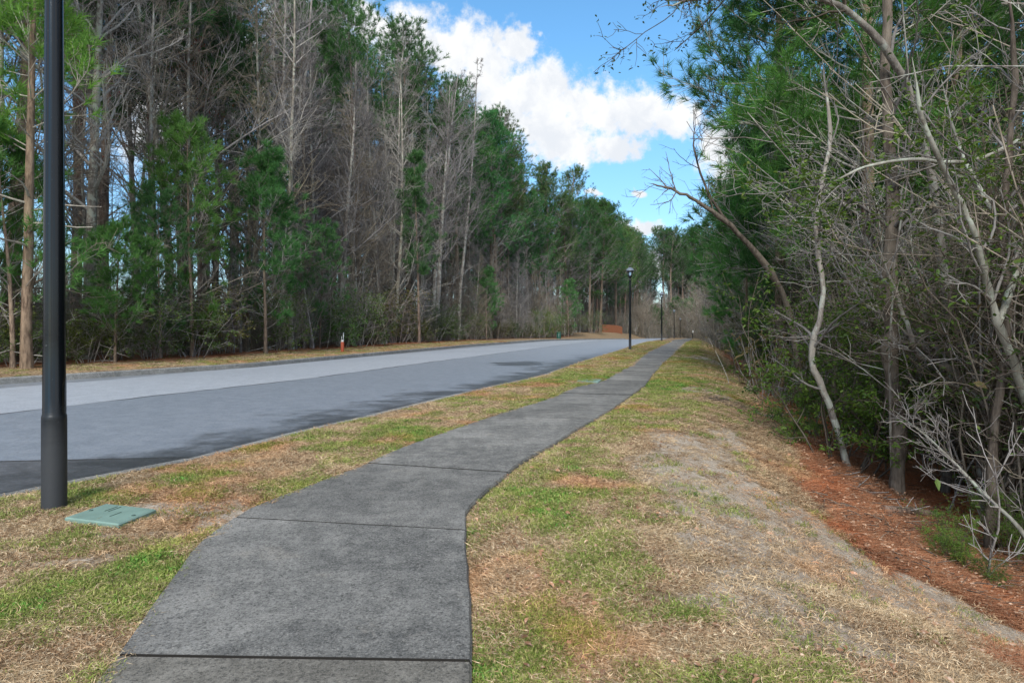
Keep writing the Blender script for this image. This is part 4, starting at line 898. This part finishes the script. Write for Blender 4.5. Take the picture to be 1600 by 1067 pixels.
brush('undergrowth', 1900, fr, 'brown twiggy undergrowth filling the woods beside the path', 52)
wset = [combo('wood_a', 'slim0'), combo('wood_b', 'slim2'), combo('wood_c', 'broad0'), combo('wood_d', 'pine0'), combo('wood_e', 'slim3'), combo('wood_f', 'pine2')]
wcoll = inst_collection('wood_pieces', wset)
def far_wood(name, n, f, label, seed):
    rng = np.random.default_rng(seed); x, y = f(rng, n); q_ = (y <= 0) | (x/np.maximum(y, .1) > -.36); x, y = x[q_], y[q_]; z = terrain(x, y); rot = np.c_[np.zeros((len(x), 2)), rng.random(len(x))*6.283]
    scatter(name, np.stack([x, y, z], 1), rot, .8+.3*rng.random(len(x)), rng.choice([0, 1, 2, 4, 0, 1, 4, 2, 3, 5], len(x)), wcoll, label=label, cat='woodland')
far_wood('woodland', 230, lambda r, n: ((lambda y: (road_far(y)-(34+75*r.random(n)), y))(48+130*r.random(n))), 'dense far woodland behind the trees across the road', 61)
far_wood('woodland', 300, lambda r, n: ((lambda y: (path_r(y)+(19+55*r.random(n)), y))(-5+190*r.random(n))), 'dense far woodland behind the trees beside the path', 62)
far_wood('woodland', 320, lambda r, n: (lambda y: (-60+260*r.random(n), y))(225+90*r.random(n)), 'distant woodland beyond the end of the road', 63)

# ---------------------------------------------------------------- street lamps
M['pole'] = None
m, nt, b = mat('black_pole_paint', .32, .5); o_ = nd(nt, 'ShaderNodeTexCoord').outputs['Object']; sz = nd(nt, 'ShaderNodeSeparateXYZ', i_0=o_)
n1 = noise(nt, o_, 40, 5, .7); n2 = noise(nt, vmth(nt, 'MULTIPLY', o_, (1, 1, 4)), 7, 5, .6)
low = mth(nt, 'MULTIPLY_ADD', mth(nt, 'SUBTRACT', n2, .5), .4, mth(nt, 'SUBTRACT', 1., ramp(nt, sz.outputs[2], .3, .9)))
c = mix(nt, ramp(nt, low, .1, 1.1), (.003, .005, .008), (.035, .038, .043)); c = mix(nt, ramp(nt, n1, .66, .76, 0, .5), c, (.25, .26, .27))
setc(nt, b, c); nt.links.new(ramp(nt, low, 0, .8, .16, .6), b.inputs['Roughness']); bump(nt, b, n1, .12, .004); M['pole'] = m
M['lamp_roof'] = simple('lamp_roof_metal', (.16, .19, .23), .35, .5)
M['black_metal'] = simple('black_metal', (.012, .013, .015), .4, .5)
m, nt, b = mat('lamp_glass', .15, .5); b.inputs['Base Color'].default_value = (.75, .8, .78, 1); b.inputs['Transmission Weight'].default_value = .9; M['glass'] = m
def make_lamp():
    root = empty('street_lamp')
    mb = MB(); rp = lambda z: .0725-.005*z
    lathe(mb, [(.0765, -.1), (.0755, .63), (.075, .645), (.073, .655), (rp(.665), .665)]+[(rp(z), z) for z in (1.2, 2, 3, 4.0)], 40)
    mb.build('pole', M['pole'], root)
    hh = MB(); a0 = R(18)
    for a in (a0,):                                        # the hand hole cover, standing a little proud
        prof = []
        for z, w in ((.655, .02), (.67, .035), (.68, .042), (.84, .042), (.89, .035), (.92, .02)):
            for q in (-1, -.4, .4, 1): prof.append((.0705*math.cos(a+q*w/.07), .0705*math.sin(a+q*w/.07), z))
        V = np.array(prof); i_ = np.arange(24).reshape(6, 4); F = np.stack([i_[:-1, :-1], i_[:-1, 1:], i_[1:, 1:], i_[1:, :-1]], -1).reshape(-1, 4)
        hh.add(V, F); 
        Vi = V*np.array([.85, .85, 1]); hh.add(Vi, F[:, ::-1])
    hh.build('hand_hole_cover', M['pole'], root, label='worn hand hole cover in the pole')
    col = MB(); lathe(col, [(.066, 3.98), (.078, 4.0), (.078, 4.03), (.05, 4.05), (.045, 4.12), (.075, 4.16), (.12, 4.24), (.13, 4.26), (.10, 4.262)], 20); col.build('fitter', M['black_metal'], root)
    gl = MB(); lathe(gl, [(.118, 4.262), (.19, 4.52)], 8, smooth=False, rot=R(22.5)); gl.build('lantern_glass', M['glass'], root)
    fr_ = MB(); a = np.arange(4)*math.pi/2+R(45); 
    P = np.stack([np.stack([.124*np.cos(a), .124*np.sin(a), np.full(4, 4.26)], 1), np.stack([.199*np.cos(a), .199*np.sin(a), np.full(4, 4.52)], 1)], 1)
    tubes(fr_, P, np.full((4, 2), .011), 6); lathe(fr_, [(.20, 4.515), (.245, 4.515), (.245, 4.54), (.20, 4.541)], 24); fr_.build('lantern_frame', M['black_metal'], root)
    rf = MB(); lathe(rf, [(.24, 4.542), (.215, 4.60), (.16, 4.67), (.09, 4.715), (.045, 4.73)], 24); rf.build('lantern_roof', M['lamp_roof'], root)
    fn = MB(); lathe(fn, [(.045, 4.728), (.05, 4.75), (.03, 4.765), (.035, 4.79), (.0, 4.81)], 14); fn.build('finial', M['black_metal'], root)
    return root
def copy_tree(o, parent=None):
    c = o.copy(); C.objects.link(c); c.parent = parent
    for ch in list(o.children): copy_tree(ch, c)
    return c
lamp0 = make_lamp()
for i, (x, y, lb) in enumerate([(-3.19, 4.46, 'big black street lamp by the utility lid, its lantern above the picture'), (6.75, 36.6, 'black street lamp whose whole lantern shows above the grass strip ahead'),
        (14.5, 62, 'second whole street lamp ahead, between road and path'), (26.6, 105, 'third whole street lamp ahead, much smaller'), (40.2, 153, 'last and smallest street lamp before the distant trees')]):
    o = lamp0 if i == 0 else copy_tree(lamp0)
    o.location = (x, y, T1(x, y) if i < 3 else T1(x, y)+.0); tag(o, lb, 'street lamp', 'black street lamps along the grass strip')
lamp0.rotation_euler[2] = 0
# ---------------------------------------------------------------- utility lids
M['lid'] = simple('green_plastic_lid', (.19, .29, .25), .5, .4, var=.3, sc=9)
M['lid_dark'] = simple('lid_recess', (.06, .10, .085), .8)
def lid(name, corners, z, label, marks=True):
    root = empty(name, (0, 0, 0), label=label, cat='utility lid', group='green utility lids set in the grass')
    cs = np.array(corners); c = cs.mean(0); root.location = (c[0], c[1], z); q = cs-c
    mb = MB(); out = q*1.04
    V = np.concatenate([np.c_[q, np.full(4, .03)], np.c_[out, np.full(4, .022)], np.c_[out, np.full(4, -.06)]])
    mb.add(V, [(0, 1, 2, 3)]+[(k+4*j, k+4*j+4, (k+1) % 4+4*j+4, (k+1) % 4+4*j) for j in range(2) for k in range(4)]); mb.build('cover', M['lid'], root)
    if marks:
        u = q[1]-q[0]; v = q[3]-q[0]; mk = MB()
        for a, b0, l, w in [(.30, .56, .34, .018), (.37, .56, .34, .018), (.60, .30, .30, .014)]:
            p = q[0]+a*u+b0*v; V = [p, p+u*w, p+u*w+v*l, p+v*l]; mk.add([(*t, .0304+.002) for t in V]+[(*t, .028) for t in V], BOXF_TOP)
        mk.build('raised_mark', M['lid_dark'], root)
        hb = MB(); 
        for a, b0 in ((.08, .5), (.92, .5)): lathe(hb, [(.0, .034), (.012, .034), (.014, .029)], 10, (*(q[0]+a*u+b0*v), 0))
        hb.build('bolt', M['lid_dark'], root)
    return root
BOXF_TOP = [(0, 1, 2, 3), (0, 4, 5, 1), (1, 5, 6, 2), (2, 6, 7, 3), (3, 7, 4, 0)]
lid('utility_box', [px2(104, 810, .02), px2(185, 820, .02), px2(241, 797.5, .02), px2(166, 789, .02)], 0., 'pale green utility box lid lying in the grass by the near lamp pole')
lid('utility_box', [px2(901, 597, .0), px2(934, 598.5, .0), px2(940, 594, .0), px2(908, 592.5, .0)], -.005, 'pale green utility lid beside the path, farther ahead toward the street lamp', False)
# ---------------------------------------------------------------- orange marker post
M['orange'] = simple('orange_plastic', (.34, .075, .035), .6); M['white'] = simple('white_paint', (.55, .55, .53), .5); M['galv'] = simple('galvanised', (.35, .37, .38), .4, .5, .6)
y = np.arange(8, 200, .05); x = (535-800)/1000*y; k = int(np.argmax(x < road_far(y)-1.3)); X, Y = float(x[k]), float(y[k])
root = empty('marker_post', (X, Y, T1(X, Y)), label='orange marker post with white cap and metal pipe on the far verge', cat='marker post')
lathe(MB(), [(.085, -.1), (.085, .50), (.07, .53), (0, .535)], 16).build('post', M['orange'], root)
lathe(MB(), [(.07, .53), (.07, .61), (.05, .63), (0, .632)], 14).build('cap', M['white'], root)
pm_ = MB(); lathe(pm_, [(.022, .62), (.022, 1.0), (0, 1.002)], 8, (.05, 0, 0)); lathe(pm_, [(.015, .62), (.015, .82), (0, .822)], 8, (-.04, 0, 0)); pm_.build('pipe', M['galv'], root)
# ---------------------------------------------------------------- green utility cabinet
M['cabinet'] = simple('cabinet_green', (.02, .10, .075), .45, .4)
x = (873-800)/1000*y; k = int(np.argmax(x > road_far(y)-2.0)) ; yy_ = np.arange(40, 120, .05); xx_ = .073*yy_; k = int(np.argmin(np.abs(xx_-(road_far(yy_)-2.0)))); X, Y = float(xx_[k]), float(yy_[k])
root = empty('utility_cabinet', (X, Y, T1(X, Y)), label='small dark green utility cabinet on the verge at the woods edge', cat='utility cabinet')
lathe(MB(), [(.30, -.1), (.30, .74), (.27, .76)], 20).build('body', M['cabinet'], root)
lathe(MB(), [(.31, .762), (.33, .765), (.33, .86), (.29, .92), (.12, .95), (0, .955)], 20).build('dome_top', M['cabinet'], root)
box(MB(), (.0, -.315, .45), (.09, .03, .12)).build('lock_plate', M['galv'], root)
# ---------------------------------------------------------------- wooden fence (each picket a piece)
m, nt, b = mat('cedar_fence', .85, .2); oi = nd(nt, 'ShaderNodeObjectInfo'); o_ = nd(nt, 'ShaderNodeTexCoord').outputs['Object']
c = mix(nt, noise(nt, vmth(nt, 'MULTIPLY', o_, (3, 3, .5)), 8, 4, .6), (.30, .10, .045), (.50, .20, .095)); c = mix(nt, mth(nt, 'MULTIPLY', oi.outputs['Random'], .5), c, (.36, .16, .09)); setc(nt, b, c); M['cedar'] = m
fa, fb = (16.9, 119.0), (22.6, 131.0)
root = empty('wooden_fence', (fa[0], fa[1], T1(*fa)), label='reddish brown wooden privacy fence at the end of the woods', cat='fence')
pk = MB(); V = [(-.07, -.01, -.1), (.07, -.01, -.1), (.07, .01, -.1), (-.07, .01, -.1), (-.07, -.01, 1.42), (.07, -.01, 1.42), (.07, .01, 1.42), (-.07, .01, 1.42), (-.04, -.01, 1.47), (.04, -.01, 1.47), (.04, .01, 1.47), (-.04, .01, 1.47)]
pk.add(V, BOXF[:1]+BOXF[2:]+[(4, 5, 9, 8), (5, 6, 10, 9), (6, 7, 11, 10), (7, 4, 8, 11), (8, 9, 10, 11)]); pme = pk.mesh('picket', M['cedar'])
L_ = math.dist(fa, fb); ang_ = math.atan2(fb[1]-fa[1], fb[0]-fa[0]); np_ = int(L_/.15); zb = T1(*fa)
for i in range(np_):
    t = i/np_; X = (fb[0]-fa[0])*t; Y = (fb[1]-fa[1])*t; p_ = link('picket', pme, root, (X, Y, T1(fa[0]+X, fa[1]+Y)-zb+random.uniform(-.015, .015))); p_.rotation_euler[2] = ang_
for zz in (.35, 1.15):
    P = np.array([[(0, .06, zz), (fb[0]-fa[0], fb[1]-fa[1]+.06, zz+T1(*fb)-zb)]]); tubes(MB(), P, np.full((1, 2), .04), 4).build('rail', M['cedar'], root)
for t in np.linspace(0, 1, 9):
    X, Y = (fb[0]-fa[0])*t, (fb[1]-fa[1])*t; box(MB(), (0, 0, .65), (.1, .1, 1.5)).build('fence_post', M['cedar'], root).location = (X-.08, Y+.1, T1(fa[0]+X, fa[1]+Y)-zb)
# ---------------------------------------------------------------- house glimpsed behind the trees
M['siding'] = simple('grey_green_siding', (.22, .29, .29), .8); M['roofing'] = simple('dark_shingles', (.07, .07, .075), .9); M['pane'] = simple('window_glass', (.05, .06, .07), .1, .6)
hx, hy = 22.6, 174.0
root = empty('house', (hx, hy, T1(hx, hy)), R(-12), label='grey green house with white trim glimpsed through the trees', cat='house')
hb = MB(); V = [(-5, -4, -.3), (5, -4, -.3), (5, 4, -.3), (-5, 4, -.3), (-5, -4, 4.6), (5, -4, 4.6), (5, 4, 4.6), (-5, 4, 4.6), (0, -4, 7.4), (0, 4, 7.4)]
hb.add(V, [(0, 1, 5, 4), (1, 2, 6, 5), (2, 3, 7, 6), (3, 0, 4, 7)]); hb.f.append(np.array([(4, 5, 8), (6, 7, 9)])); hb.m.append(0); hb.sm.append(False); hb.build('wall', M['siding'], root)
for s in (-1, 1):
    rm = MB(); a = np.array([(0, -4.5, 7.5), (0, 4.5, 7.5), (s*5.5, 4.5, 4.42), (s*5.5, -4.5, 4.42)]); rm.add(np.concatenate([a, a-[0, 0, .18]]), [(0, 1, 2, 3), (4, 7, 6, 5), (0, 3, 7, 4), (3, 2, 6, 7), (2, 1, 5, 6)]); rm.build('roof', M['roofing'], root)
    tm = MB(); a = np.array([(0, -4.53, 7.40), (0, -4.53, 7.15), (s*5.5, -4.53, 4.10), (s*5.5, -4.53, 4.35)]); tm.add(np.concatenate([a, a+[0, .05, 0]]), [(0, 1, 2, 3), (4, 7, 6, 5), (0, 3, 7, 4), (1, 5, 6, 2), (0, 4, 5, 1), (3, 2, 6, 7)]); tm.build('gable_trim', M['white'], root)
for wx, wz in ((-2.6, 1.6), (2.6, 1.6), (-1.6, 4.6), (1.6, 4.6)):
    fr_ = MB()
    for dx, dz, w, h in ((0, .65, 1.2, .1), (0, -.65, 1.2, .1), (-.55, 0, .1, 1.2), (.55, 0, .1, 1.2), (0, 0, 1., .05)): box(fr_, (wx+dx, -4.03, wz+dz), (w, .06, h))
    f_ = fr_.build('window', M['white'], root); box(MB(), (wx, -4.01, wz), (1.0, .02, 1.2)).build('pane', M['pane'], f_)
# ---------------------------------------------------------------- little white sign at the end of the path
X, Y = .282*112, 112.; root = empty('path_sign', (X, Y, T1(X, Y)), label='small white sign on a dark post where the path goes out of sight', cat='sign')
box(MB(), (0, 0, .55), (.12, .12, 1.3)).build('post', M['black_metal'], root)
sp = MB(); lathe(sp, [(.0, -.02), (.16, -.02), (.17, 0), (.16, .02), (0, .02)], 4, rot=R(45), smooth=False); s_ = sp.build('sign_panel', M['white'], root); s_.scale = (1, 1.9, 1); s_.rotation_euler = (R(90), 0, R(0)); s_.rotation_euler = (R(90), 0, 0); s_.location = (.05, -.09, 1.25)
